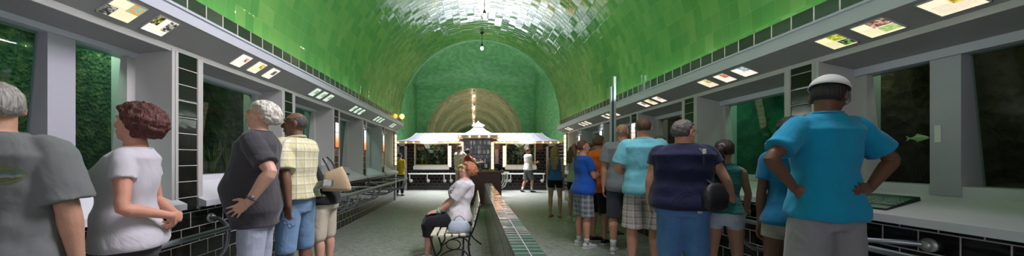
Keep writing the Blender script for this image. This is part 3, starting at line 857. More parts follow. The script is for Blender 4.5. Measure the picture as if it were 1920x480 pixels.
# black tile walls as piers around the windows
def tilewall(x0, x1, z0, z1, y0=KY, y1=KY+.15):
    bm = bmesh.new(); box(bm, x0, x1, y0, y1, z0, z1); autouv(bm); return bm
for px0, px1, a, b in ((763, 777, 0, 267), (841, 868, 0, 267), (920, 948, 0, 267), (1004, 1024, 0, 267), (777, 841, 0, 317), (948, 1004, 0, 317)):
    kput('tile_wall', tilewall(KX(px0), KX(px1), 0, KZ(b)), M_bfar)
# base of door openings on both ends
for px0, px1, lab in ((744, 763, 'left'), (1024, 1046, 'right')):
    bm = bmesh.new(); x0, x1 = KX(px0), KX(px1)
    box(bm, x1-.1 if lab == 'left' else x0, x1 if lab == 'left' else x0+.1, KY-.02, KY+.1, 0, KZ(270))
    box(bm, x0 if lab == 'left' else x1-.1, (x0+.1) if lab == 'left' else x1, KY-.02, KY+.1, 0, KZ(270))
    box(bm, x0, x1, KY-.02, KY+.1, KZ(273), KZ(266))
    kput('door_frame', bm, M_jamb)
    bm = bmesh.new(); box(bm, x0+.1, x1-.1, KY+.02, KY+.06, 0.02, KZ(273), .005)
    o = kput('door', bm, plain('dark_door', (.02, .025, .03), .3))
    bm = bmesh.new(); box(bm, (x0+x1)/2-.08, (x0+x1)/2+.08, KY-.0, KY+.015, 1.15, 1.8, .003)
    kput('door_window', bm, plain('door_glass', (.05, .09, .12), .1), o)
T_far = tank_mat('far_tank_scene', (.006, .010, .006), (.04, .042, .022), (.22, .22, .15), 3.5)
for px0, px1, nm in ((777, 841, 'l'), (948, 1004, 'r')):
    x0, x1 = KX(px0), KX(px1); z0, z1 = KZ(309), KZ(267)
    bm = bmesh.new()
    box(bm, x0, x1, KY-.04, KY+.06, z0-.02, z0+.03, .003); box(bm, x0, x1, KY-.04, KY+.06, z1-.05, z1, .003)
    box(bm, x0, x0+.04, KY-.04, KY+.06, z0+.03, z1-.05, .003); box(bm, x1-.04, x1, KY-.04, KY+.06, z0+.03, z1-.05, .003)
    fr = kput('window_frame', bm, M_cream)
    bm = bmesh.new(); box(bm, x0+.04, x1-.04, KY+.02, KY+.03, z0+.03, z1-.05); kput('pane', bm, G_pane, fr)
    bm = bmesh.new(); box(bm, x0-.03, x1+.03, KY-.12, KY+.02, KZ(317), KZ(309.5), .006); kput('sill', bm, M_white)
    bm = bmesh.new()
    K = 20
    g = [[bm.verts.new((x0+(x1-x0)*i/K, KY+.75-.35*abs(noise.fractal(Vector((i*.2, j*.25, x0)), .8, 2, 4)), z0-.1+(z1-z0+.2)*j/K)) for j in range(K+1)] for i in range(K+1)]
    for i in range(K):
        for j in range(K): bm.faces.new((g[i][j], g[i+1][j], g[i+1][j+1], g[i][j+1]))
    box(bm, x0-.02, x0, KY+.15, KY+.9, z0-.1, z1+.1); box(bm, x1, x1+.02, KY+.15, KY+.9, z0-.1, z1+.1)
    box(bm, x0, x1, KY+.15, KY+.9, z1+.05, z1+.1); box(bm, x0, x1, KY+.15, KY+.9, z0-.12, z0-.05)
    kput('tank_interior', bm, T_far, smooth=False)
    area('far_tank_lamp', ((x0+x1)/2, KY+.45, z1+.03), .4, 5, (1, 1, .8)).rotation_euler = (0, 0, 0)
    # water plants / wooden posts in the tank
    bm = bmesh.new()
    for i in range(5):
        xx = x0+.15+(x1-x0-.3)*random.random(); h = .3+.5*random.random(); yy = KY+.2+.3*random.random()
        tube(bm, [(xx, yy, z0-.05), (xx+random.uniform(-.08, .08), yy, z0+h*.5), (xx+random.uniform(-.1, .1), yy, z0+h)], [.018, .014, .004], 6, 3)
    kput('water_weed', bm, plain('yellow_green_weed', (.12, .12, .03), .6, var=.4, vs=9), None, True)
# flared metal roof: profile in y/z lofted with hips at the outer ends
bm = bmesh.new()
xl, xr = KX(745), KX(1052); 
prof = [(0, -.22, 0), (.10, -.05, .035), (.26, .25, .13), (.42, .55, .27), (.52, .80, .42)]   # inset, y, z
secs = []
zr0 = ZE+.05
L = []; R = []
ins = [0, .30, .48, .60, .70]
for k, (a, y, z) in enumerate(prof):
    L.append((xl+ins[k], KY+y, zr0+z)); R.append((xr-ins[k], KY+y, zr0+z))
NX = 26
rows = []
for l, r in zip(L, R):
    rows.append([bm.verts.new(Vector(l).lerp(Vector(r), i/NX)) for i in range(NX+1)])
for a, b in zip(rows, rows[1:]):
    for i in range(NX): bm.faces.new((a[i], a[i+1], b[i+1], b[i]))
top = [bm.verts.new((v.co.x, KY+2.6, v.co.z)) for v in rows[-1]]
for i in range(NX): bm.faces.new((rows[-1][i], rows[-1][i+1], top[i+1], top[i]))
for side in (0, NX):
    prev = bm.verts.new((xl if side == 0 else xr, KY+2.6, zr0))
    bm.faces.new([r[side] for r in rows]+[top[side], prev])
bmesh.ops.solidify(bm, geom=bm.faces[:], thickness=.03)
rf = kput('roof', bm, M_roof)
bm = bmesh.new()
for i in range(1, 14):
    f = i/14
    pts = [Vector(l).lerp(Vector(r), f)+Vector((0, -.004, .006)) for l, r in zip(L, R)]
    tube(bm, pts, .010, 6, 3)
for P in (L, R): tube(bm, [Vector(p)+Vector((0, -.004, .008)) for p in P], .016, 6, 3)
kput('roof_seam', bm, M_roof, rf, True)
bm = bmesh.new(); box(bm, xl, xr, KY-.26, KY-.20, ZE-.06, ZE+.045, .004); box(bm, xl, xr, KY-.20, KY+.1, ZE-.02, ZE+.0)
kput('eave_board', bm, M_cream)
# glowing block columns
for px in (843.5, 945.5):
    bm = bmesh.new()
    for k in range(6):
        box(bm, KX(px)-.065, KX(px)+.065, KY-.09, KY-.01, KZ(312)+k*.155, KZ(312)+k*.155+.14, .01)
    o = kput('light_column', bm, M_glow)
    bm = bmesh.new(); box(bm, KX(px)-.085, KX(px)+.085, KY-.02, KY+.01, KZ(314), KZ(269)); kput('backing', bm, M_iron, o)
# rails in front
def front_rail(px0, px1, posts, label):
    r = empty('guard_rail', (KX((px0+px1)/2), KY-.35, 0), 0, label, 'handrail'); ox = KX((px0+px1)/2)
    bm = bmesh.new(); z = KZ(324.5); tube(bm, [(KX(px0)-ox, 0, z), (KX(px1)-ox, 0, z)], .032, 10, round_=True); finish('top_rail', bm, M_white, r, True)
    for p in posts:
        bm = bmesh.new(); x = KX(p)-ox
        tube(bm, [(x, 0, z), (x, 0, z-.12), (x, .02, z-.26), (x, .16, KZ(337)), (x, .34, KZ(338))], .026, 10, 4); q = finish('support_pipe', bm, M_white, r, True)
        bm = bmesh.new(); disc(bm, (x, .33, KZ(338)), (0, 1, 0), .075, .03); disc(bm, (x, .30, KZ(338)), (0, 1, 0), .045, .05); finish('flange', bm, M_white, q, True)
    return r
front_rail(769, 868, (771, 803, 834, 846), 'white pipe rail under the left window of the far tank house')
front_rail(921, 1018, (950, 956, 986, 1016), 'white pipe rail under the right window of the far tank house')

# booth with pagoda roof
BY = 14.2
def BX(px): return (px-888)*BY/650
def BZ(py): return CAMZ+(299-py)*BY/650
bx = BX(897)
root2 = empty('ticket_booth', (bx, BY, 0), 0, 'central booth with two tiered white pagoda roof behind brown counter', 'booth')
def bput(name, bm, mat, par=None, smooth=False):
    bmesh.ops.transform(bm, matrix=Matrix.Translation((-bx, -BY, 0)), verts=bm.verts)
    return finish(name, bm, mat, par or root2, smooth)
def pagoda(cx, cy, hw, zb, hw2, zt, hd=None, n=8):
    bm = bmesh.new(); rings = []; hd = hd or hw
    for k in range(n+1):
        t = k/n; q = (1-t)**1.9
        a = hw2+(hw-hw2)*q; b = hw2+(hd-hw2)*q; z = zb+(zt-zb)*t
        flare = .0
        rings.append([bm.verts.new((cx+sx*a, cy+sy*b, z)) for sx, sy in ((-1, -1), (1, -1), (1, 1), (-1, 1))])
    for r0, r1 in zip(rings, rings[1:]):
        for i in range(4): bm.faces.new((r0[i], r0[(i+1) % 4], r1[(i+1) % 4], r1[i]))
    bm.faces.new(rings[0][::-1]); bm.faces.new(rings[-1]); return bm
hwB = (BX(935)-BX(862))/2
q = bput('lower_roof', pagoda(bx, BY+.7, hwB, BZ(253), .2, BZ(233), .9), M_roof)
bm = bmesh.new(); box(bm, bx-hwB-.03, bx+hwB+.03, BY-.24, BY-.18, BZ(259), BZ(252.5), .004); box(bm, bx-hwB-.03, bx-hwB+.03, BY-.2, BY+1.5, BZ(259), BZ(252.5), .004); box(bm, bx+hwB-.03, bx+hwB+.03, BY-.2, BY+1.5, BZ(259), BZ(252.5), .004)
box(bm, bx-hwB, bx+hwB, BY-.18, BY+1.5, BZ(258), BZ(257)); bput('eave_board', bm, M_cream)
bm = bmesh.new(); box(bm, bx-.19, bx+.19, BY+.5, BY+.88, BZ(236), BZ(230), .01); bput('cupola', bm, M_roof)
q = bput('upper_roof', pagoda(bx, BY+.7, .27, BZ(231.5), .006, BZ(221.5), .27), M_roof)
# booth walls: display of stacked glass blocks, tiled returns, lit posts
bm = bmesh.new(); box(bm, BX(868), BX(925), BY+.1, BY+.9, 0, BZ(256)); autouv(bm); bput('body', bm, M_bfar)
def block_mat():
    m, t, b = nt('mixed_glass_block')
    at = t.nodes.new('ShaderNodeVertexColor'); at.layer_name = 'tone'
    t.links.new(at.outputs[0], b.inputs['Base Color']); b.inputs['Roughness'].default_value = .12
    return m
bm = bmesh.new(); cl = bm.loops.layers.color.new('tone')
x0, x1 = BX(870.5), BX(919.5); z0, z1 = BZ(331), BZ(262)
nx, nz_ = 17, 8
for j in range(nz_):
    off = (j % 2)*.5
    for i in range(nx):
        a = x0+(x1-x0)*(i+.06)/nx; b = x0+(x1-x0)*(i+.94)/nx
        c = z0+(z1-z0)*(j+.05)/nz_; d_ = z0+(z1-z0)*(j+.95)/nz_-.02*random.random()
        before = set(bm.faces); box(bm, a, b, BY+.02+.03*random.random(), BY+.1, c, d_, .006)
        col_ = random.choice([(.6, .66, .64), (.35, .42, .42), (.12, .2, .22), (.02, .03, .03), (.04, .09, .08), (.10, .22, .19), (.5, .56, .52), (.75, .8, .8), (.2, .3, .3), (.03, .06, .07), (.01, .012, .02)])
        for f in set(bm.faces)-before:
            for l in f.loops: l[cl] = (*col_, 1)
bput('glass_block_wall', bm, block_mat())
for px in (866.5, 923.5):
    bm = bmesh.new()
    for k in range(7): box(bm, BX(px)-.055, BX(px)+.055, BY+.0, BY+.09, BZ(316)+k*.16, BZ(316)+k*.16+.145, .01)
    bput('light_column', bm, M_glow)
bm = bmesh.new(); box(bm, BX(930), BX(937), BY+.78, BY+.86, BZ(315), BZ(278), .005)
o = finish('notice_board', bm, plain('pinkish_poster', (.32, .24, .24), .6, var=.3, vs=12)); tag(o, 'narrow dull pink notice panel right of the glass block booth', 'notice board')
# eave lights
def lights(name, label, pts, r=.036, mat=None):
    c = sum((Vector(p) for p in pts), Vector())/len(pts)
    root = empty(name, c, 0, label, 'string lights')
    bm = bmesh.new(); tube(bm, [Vector(p)-c+Vector((0, .02, .03)) for p in pts], .006, 6); finish('cable', bm, M_iron, root, True)
    for p in pts:
        bm = bmesh.new(); ball(bm, Vector(p)-c, r, 8); finish('bulb', bm, mat or M_eave, root, True)
    return root
M_eave = emit('orange_eave_bulb', (1, .36, .14), 3.2)
lights('string_lights', 'row of small orange bulbs under the left eave of the far roof', [(KX(745)+.1+i*.33, KY-.32, ZE-.02) for i in range(9)])
lights('string_lights', 'row of small orange bulbs under the right eave of the far roof', [(KX(1048)-.1-i*.33, KY-.32, ZE-.02) for i in range(9)])
lights('string_lights', 'bulbs along the front eave of the pagoda booth', [(BX(863)+i*(BX(934)-BX(863))/4, BY-.265, BZ(256)) for i in range(5)])
M_amber = emit('amber_bulb', (1, .30, .08), 2.6)
lights('string_lights', 'cluster of orange bulbs where the booth meets the left roof', [(KX(834)+i*.085, KY-.33, ZE-.02+.03*(i % 2)) for i in range(9)], .026, M_amber)
lights('string_lights', 'cluster of orange bulbs where the booth meets the right roof', [(KX(933)+i*.085, KY-.33, ZE-.02+.03*(i % 2)) for i in range(8)], .022, M_amber)
for s, x in ((-1, KX(862)), (1, KX(931)), (0, KX(842)), (0, KX(950)), (0, KX(815)), (0, KX(785)), (0, KX(980)), (0, KX(1015))):
    pt = bpy.data.lights.new('eave_glow', 'POINT'); pt.energy = 4 if s else 1.6; pt.color = (1, .42, .15); pt.shadow_soft_size = .2
    o = bpy.data.objects.new('eave_glow', pt); col.objects.link(o); o.location = (x, KY-.6, ZE-.15)
# glowing block columns at the hall ends
for s, x, y, lab in ((1, 2.93, 11.02, 'column of lit glass blocks at the far end of the right wall'), (-1, -2.50, 11.02, 'column of lit glass blocks at the far end of the left wall')):
    r = empty('light_column', (x, y, 0), 0, lab, 'light column')
    bm = bmesh.new()
    for k in range(7): box(bm, -.03, .03, -.13, .13, 1.14+k*.14, 1.14+k*.14+.125, .01)
    finish('glass_block', bm, M_glow, r)
    bm = bmesh.new(); box(bm, -.02, .02, -.15, .15, 1.12, 2.14, .004)
    finish('backing', bm, M_iron, r)

# counter in front of the booth
CY = 10.2
r = empty('counter', (.30, CY, 0), 0, 'brown wooden counter with objects on top in front of the booth', 'counter')
bm = bmesh.new(); box(bm, -.55, .50, -.25, .25, .03, .93, .01)
finish('body', bm, M_wood, r)
bm = bmesh.new(); box(bm, -.60, .56, -.32, .32, .93, 1.0, .012); finish('worktop', bm, plain('varnished_wood', (.22, .09, .04), .3, var=.3, vs=9), r)
bm = bmesh.new()
for i in range(4): box(bm, -.5+i*.25, -.30+i*.25, -.262, -.25, .12, .82, .004)
finish('front_panel', bm, M_wood, r)
def prop(name, cat, label, bm, mat, loc, smooth=False, group=None):
    o = finish(name, bm, mat, None, smooth); o.location = loc; tag(o, label, cat, group); return o
for i in range(6):
    bm = bmesh.new(); box(bm, -.05, .05, -.06, .06, 0, .02+.02*(i % 3), .003)
    prop('booklet_stack', 'booklets', 'small stack of booklets on the brown counter', bm, plain('booklet_%d' % (i % 3), ((.15, .3, .2), (.5, .5, .42), (.1, .16, .2))[i % 3], .5), (-.1+.15*i, CY-.1+.05*(i % 2), 1.0), group='booklet stacks on the counter')
bm = bmesh.new(); box(bm, -.09, .09, -.02, .02, .0, .26, .004, rot=Matrix.Rotation(-.35, 3, 'X'), about=(0, 0, 0))
prop('leaflet_holder', 'leaflet holder', 'pale leaflet holder leaning on the counter beside the couple', bm, M_white, (-.18, CY+.1, 1.015))
bm = bmesh.new(); disc(bm, (0, 0, .08), (0, 0, 1), .10, .16, r2=.10); ball(bm, (0, 0, .16), (.10, .10, .05), 12)
prop('bowl_lamp', 'container', 'dark rounded container on the right end of the counter', bm, M_iron, (.72, CY, 1.0), True)
# bent stack of white pipe ends beside the counter
r = empty('pipe_fan', (.95, 12.2, 0), 0, 'fan of white bent pipes standing at the right end of the counter', 'handrail')
for k in range(4):
    bm = bmesh.new(); R0 = .30-.06*k
    pts = [(-.20, .0, .82-.0-.065*k)]+[(-.2+(.5-.065*k)*math.sin(a)*.8, 0, .82-.065*k-(.55-.075*k)*(1-math.cos(a))) for a in (.3, .6, .9, 1.2, 1.5)][:0]
    a0 = [(.22-.07*k, 0, .85), (.22-.07*k, 0, .66), (.20-.07*k, 0, .50+.02*k), (.12-.07*k, 0, .36+.03*k), (-.06-.05*k, 0, .26+.04*k)]
    tube(bm, a0, .017, 8, 4, round_=True); finish('bent_pipe', bm, M_white, r, True)
bm = bmesh.new(); tube(bm, [(-.25, 0, .86), (.28, 0, .86)], .025, 8, round_=True); tube(bm, [(-.10, 0, 0), (-.10, 0, .86)], .02, 8); finish('top_bar', bm, M_white, r, True)

# ================================================================= central tiled partition and bench
root3 = empty('partition_wall', (.32, 4.4, 0), 0, 'low tiled dividing wall with dark green cap tiles running down the hall', 'low wall')
bm = bmesh.new(); box(bm, -.085, .081, -3.9, 3.5, 0, .755); autouv(bm)
m_part = tile('grey_side_tile', .15, .2, [(0, (.10, .10, .10)), (1, (.2, .2, .19))], (.05, .05, .05), gw=.006, rough=.12, tilt=.03, bump=.4)
finish('body', bm, m_part, root3)
bm = bmesh.new(); box(bm, -.09, .086, -3.92, 3.52, .755, .772, .005); autouv(bm)
finish('cap', bm, M_top, root3)
# bench seen end on: iron frames, cream slats; it faces the left wall, backs against the partition
M_slat = plain('cream_painted_slat', (.55, .53, .42), .55, var=.2, vs=12)
bench = empty('park_bench', (-.14, 4.72, 0), 0, 'iron framed bench with cream wooden slats against the tiled partition', 'bench')
SH = .43
for yy in (-.62, .62, 0):
    bm = bmesh.new()
    # local: seat front at -x, back at +x
    tube(bm, [(-.36, yy, 0), (-.30, yy, .10), (-.35, yy, .30), (-.37, yy, SH-.03), (-.30, yy, SH-.015), (0, yy, SH-.035), (.10, yy, SH-.02), (.16, yy, SH+.12), (.22, yy, .78)], .011, 8, 4)
    tube(bm, [(.10, yy, SH-.02), (.08, yy, .28), (.12, yy, .12), (.26, yy, 0)] if yy else [(.0, yy, SH-.03), (.0, yy, .0)], .011, 8, 4)
    tube(bm, [(-.31, yy, .12), (-.16, yy, .22), (.0, yy, .24), (.10, yy, .14)], .009, 8, 4)
    if yy:
        # side scroll between the legs
        pts = [(-.10+.085*math.cos(a), yy, .30+.06*math.sin(a)) for a in [i*PI/6 for i in range(13)]]
        tube(bm, pts, .007, 6)
    finish('frame', bm, M_iron, bench, True)
bm = bmesh.new(); tube(bm, [(-.0, -.62, .15), (-.0, .62, .15)], .009, 8); finish('stretcher', bm, M_iron, bench, True)
for k in range(5):
    x = -.325+k*.085; bm = bmesh.new(); zz = SH-.012-.010*math.sin(k/4*PI)
    box(bm, x-.032, x+.032, -.72, .72, zz, zz+.022, .006); finish('slat', bm, M_slat, bench)
for k in range(4):
    t = k/3; x = .148+.062*t; z = SH+.12+.24*t; bm = bmesh.new()
    box(bm, x-.022, x-.002, -.72, .72, z-.033, z+.033, .006, rot=Matrix.Rotation(.25, 3, 'Y'), about=(x, 0, z)); finish('slat', bm, M_slat, bench)
# handbag of the seated woman, standing on the bench slats
bag = empty('handbag', (-.17, 4.12, SH+.012), 0, 'small pale grey blue handbag on the bench beside the seated woman', 'bag'); bag.scale = (.85, .85, .8)
bm = bmesh.new()
loft(bm, [((0, 0, .0), (.15, 0, 0), (0, .05, 0)), ((0, 0, .04), (.165, 0, 0), (0, .06, 0)), ((0, 0, .10), (.155, 0, 0), (0, .045, 0)), ((.0, 0, .155), (.12, 0, 0), (0, .02, 0)), ((.0, 0, .17), (.11, 0, 0), (0, .008, 0))], 20, power=3)
finish('body', bm, plain('pale_blue_leather', (.34, .42, .50), .4, bump=.3, bs=25), bag, True)
bm = bmesh.new(); tube(bm, [(-.08, -.0, .16), (-.05, -.01, .22), (.02, -.0, .24), (.09, 0, .16)], .007, 8, 5); finish('strap', bm, plain('grey_strap', (.2, .24, .28), .5), bag, True)

# information board and stickers on the sills
def sillpoint(s, u, f):
    d = W[s]; x = d['s']+(d['b']-d['s'])*f; z = CAMZ+d['stp']+(d['lgb']-d['stp'])*f
    return Vector((s*x, 650*x/u, z))
def board_mat():
    m, t, b = nt('green_info_print')
    tc = t.nodes.new('ShaderNodeTexCoord'); uv = tc.outputs['UV']; sp = t.nodes.new('ShaderNodeSeparateXYZ'); t.links.new(uv, sp.inputs[0])
    n = N(t, 'ShaderNodeTexNoise', Scale=5, Detail=5); t.links.new(uv, n.inputs['Vector'])
    base = ramp(t, n.outputs[0], [(.35, (.01, .05, .04)), (.55, (.03, .14, .10)), (.7, (.10, .09, .05))])
    mp = t.nodes.new('ShaderNodeMapping'); mp.inputs['Scale'].default_value = (1, .05, 1); t.links.new(uv, mp.inputs[0])
    n2 = N(t, 'ShaderNodeTexNoise', Scale=55); t.links.new(mp.outputs[0], n2.inputs['Vector'])
    ln = M_(t, 'MULTIPLY', M_(t, 'LESS_THAN', M_(t, 'FRACT', M_(t, 'MULTIPLY', sp.outputs[1], 9)), .35), M_(t, 'GREATER_THAN', n2.outputs[0], .45))
    inn = M_(t, 'MULTIPLY', M_(t, 'GREATER_THAN', sp.outputs[1], .3), M_(t, 'LESS_THAN', sp.outputs[1], .8))
    c = mixc(t, M_(t, 'MULTIPLY', M_(t, 'MULTIPLY', ln, inn), .7), base, (.6, .7, .6))
    band = M_(t, 'LESS_THAN', sp.outputs[1], .18)
    c = mixc(t, M_(t, 'MULTIPLY', band, .6), c, (.35, .42, .33))
    t.links.new(c, b.inputs['Base Color']); b.inputs['Roughness'].default_value = .2
    return m
d = W[1]
ctr = sillpoint(1, 757, .42)
ex = Vector((d['b']-d['s'], 0, d['lgb']-d['stp'])).normalized(); ey = Vector((0, 1, 0)); en = ex.cross(ey); en = en if en.z > 0 else -en
bm = bmesh.new(); uvl = bm.loops.layers.uv.new('UVMap')
def PT(a, b, c): v = ex*a+ey*b+en*c; return (v.x, v.y, v.z)
hw, hh = .12, .155
# reads from the aisle: bottom edge nearest the aisle
quad(bm, [PT(-hw, hh, .012), PT(-hw, -hh, .012), PT(hw, -hh, .030), PT(hw, hh, .030)], 0, [(0, 0), (1, 0), (1, 1), (0, 1)], uvl)
ib = empty('info_board', ctr, 0, 'dark green information board lying on the right sill beside the capped man', 'sign')
finish('face', bm, board_mat(), ib)
bm = bmesh.new()
vs = [bm.verts.new(PT(a, b, c)) for a, b, c in ((-hw-.006, hh+.006, .002), (-hw-.006, -hh-.006, .002), (hw+.006, -hh-.006, .002), (hw+.006, hh+.006, .002), (-hw-.006, hh+.006, .011), (-hw-.006, -hh-.006, .011), (hw+.006, -hh-.006, .029), (hw+.006, hh+.006, .029))]
for idx in ((0, 1, 2, 3), (4, 5, 6, 7), (0, 1, 5, 4), (1, 2, 6, 5), (2, 3, 7, 6), (3, 0, 4, 7)): bm.faces.new([vs[i] for i in idx])
finish('tray', bm, M_iron, ib)
bm = bmesh.new(); box(bm, -.003, .003, -.017, .017, -.06, .06, .001); box(bm, -.004, -.003, -.013, .013, .035, .038)
prop('sticker', 'sticker', 'small blank white sticker on the grey pier between right tank windows', bm, M_white, (W[1]['b']-.014, 650*3.285/(1758-888), CAMZ+.185))
bm = bmesh.new(); box(bm, -.004, .004, -.05, .05, -.06, .06, .003); box(bm, .004, .009, -.012, .012, -.02, .02, .002)
prop('switch_plate', 'switch plate', 'small pale switch plate on the left jamb behind the tote bag', bm, M_white, (-W[-1]['p']-.10, 6.03, 1.27)).rotation_euler = (0, 0, -PI/2)
pt = sillpoint(-1, 236, .35)
bm = bmesh.new(); box(bm, -.02, .02, -.09, .09, .0, .03, .005)
o = prop('remote_box', 'device', 'small black device lying on the left sill beyond the tote bag', bm, M_iron, (pt.x, pt.y, pt.z+.016)); o.rotation_euler = (0, .26, .5)

# ================================================================= life in the tanks
def fish(loc, L, c, c2, rz, label, grp=None):
    r = empty('fish', loc, rz, label, 'fish', grp)
    bm = bmesh.new()
    loft(bm, [((-L*.5, 0, 0), (0, L*.01, 0), (0, 0, L*.02)), ((-L*.42, 0, 0), (0, L*.05, 0), (0, 0, L*.09)), ((-L*.15, 0, 0), (0, L*.09, 0), (0, 0, L*.18)), ((L*.15, 0, 0), (0, L*.06, 0), (0, 0, L*.13)), ((L*.33, 0, 0), (0, L*.02, 0), (0, 0, L*.05)), ((L*.38, 0, 0), (0, L*.01, 0), (0, 0, L*.04))], 12)
    m = plain('fish_'+str(c), c, .3, var=.3, vs=20)
    finish('body', bm, m, r, True)
    bm = bmesh.new()
    for q in ([(L*.34, 0, 0), (L*.6, 0, L*.17), (L*.53, 0, 0), (L*.6, 0, -L*.17)], [(-L*.2, 0, L*.16), (L*.05, 0, L*.28), (L*.2, 0, L*.1)], [(-L*.1, 0, -L*.16), (L*.08, 0, -L*.26), (L*.12, 0, -L*.12)]):
        a = [bm.verts.new((x, -.0015, z)) for x, y, z in q]; b = [bm.verts.new((x, .0015, z)) for x, y, z in q]
        bm.faces.new(a); bm.faces.new(b[::-1])
        for i in range(len(a)): bm.faces.new((a[i], a[(i+1) % len(a)], b[(i+1) % len(a)], b[i]))
    finish('fin', bm, plain('fin_'+str(c2), c2, .4), r)
    return r
def at(px, py, Z): return Vector(((px-888)*Z/650, Z, CAMZ+(299-py)*Z/650))
fish(at(192, 302, 2.98), .075, (.8, .42, .05), (.9, .6, .2), PI/2+.2, 'larger orange fish low in the green left tank')
fish(at(181, 280, 3.02), .05, (.7, .3, .05), (.8, .5, .2), PI/2-.4, 'smaller orange fish above the other in the green left tank')
fish(at(1722, 258, 2.72), .13, (.85, .78, .45), (.8, .7, .4), PI/2, 'pale fish near the sticker in the dark right tank')
def plant(loc, h, n, c, label, grp):
    r = empty('aquarium_plant', loc, 0, label, 'plant', grp)
    bm = bmesh.new()
    for i in range(n):
        a = random.random()*2*PI; s_ = random.uniform(.5, 1); dx, dy = math.cos(a)*.09*s_, math.sin(a)*.09*s_
        tube(bm, [(dx*.2, dy*.2, 0), (dx*.6, dy*.6, h*s_*.5), (dx*1.5+.01, dy*1.5, h*s_)], [.004, .007, .001], 5, 3, flat=.35)
    finish('leaves', bm, plain('leaf_'+str(c), c, .5, var=.4, vs=15), r, True)
i = 0
for (px, py, Z, h) in ((398, 322, 4.0, .35), (425, 322, 4.15, .42), (445, 323, 4.35, .3)):
    plant(at(px, py, Z), h, 34, (.07, .075, .02), 'feathery olive plant in the tank behind white-haired man', 'plants in the second left tank')
for (px, py, Z, h) in ((1850, 350, 2.05, .5), (1700, 340, 2.75, .45), (1440, 318, 4.05, .4), (1480, 322, 3.8, .35)):
    q = at(px, py, Z)
    plant((max(q.x, 3.52), q.y, 1.02), h, 30, (.02, .035, .012), 'dark green plant inside the right wall tanks', 'plants in the right tanks')
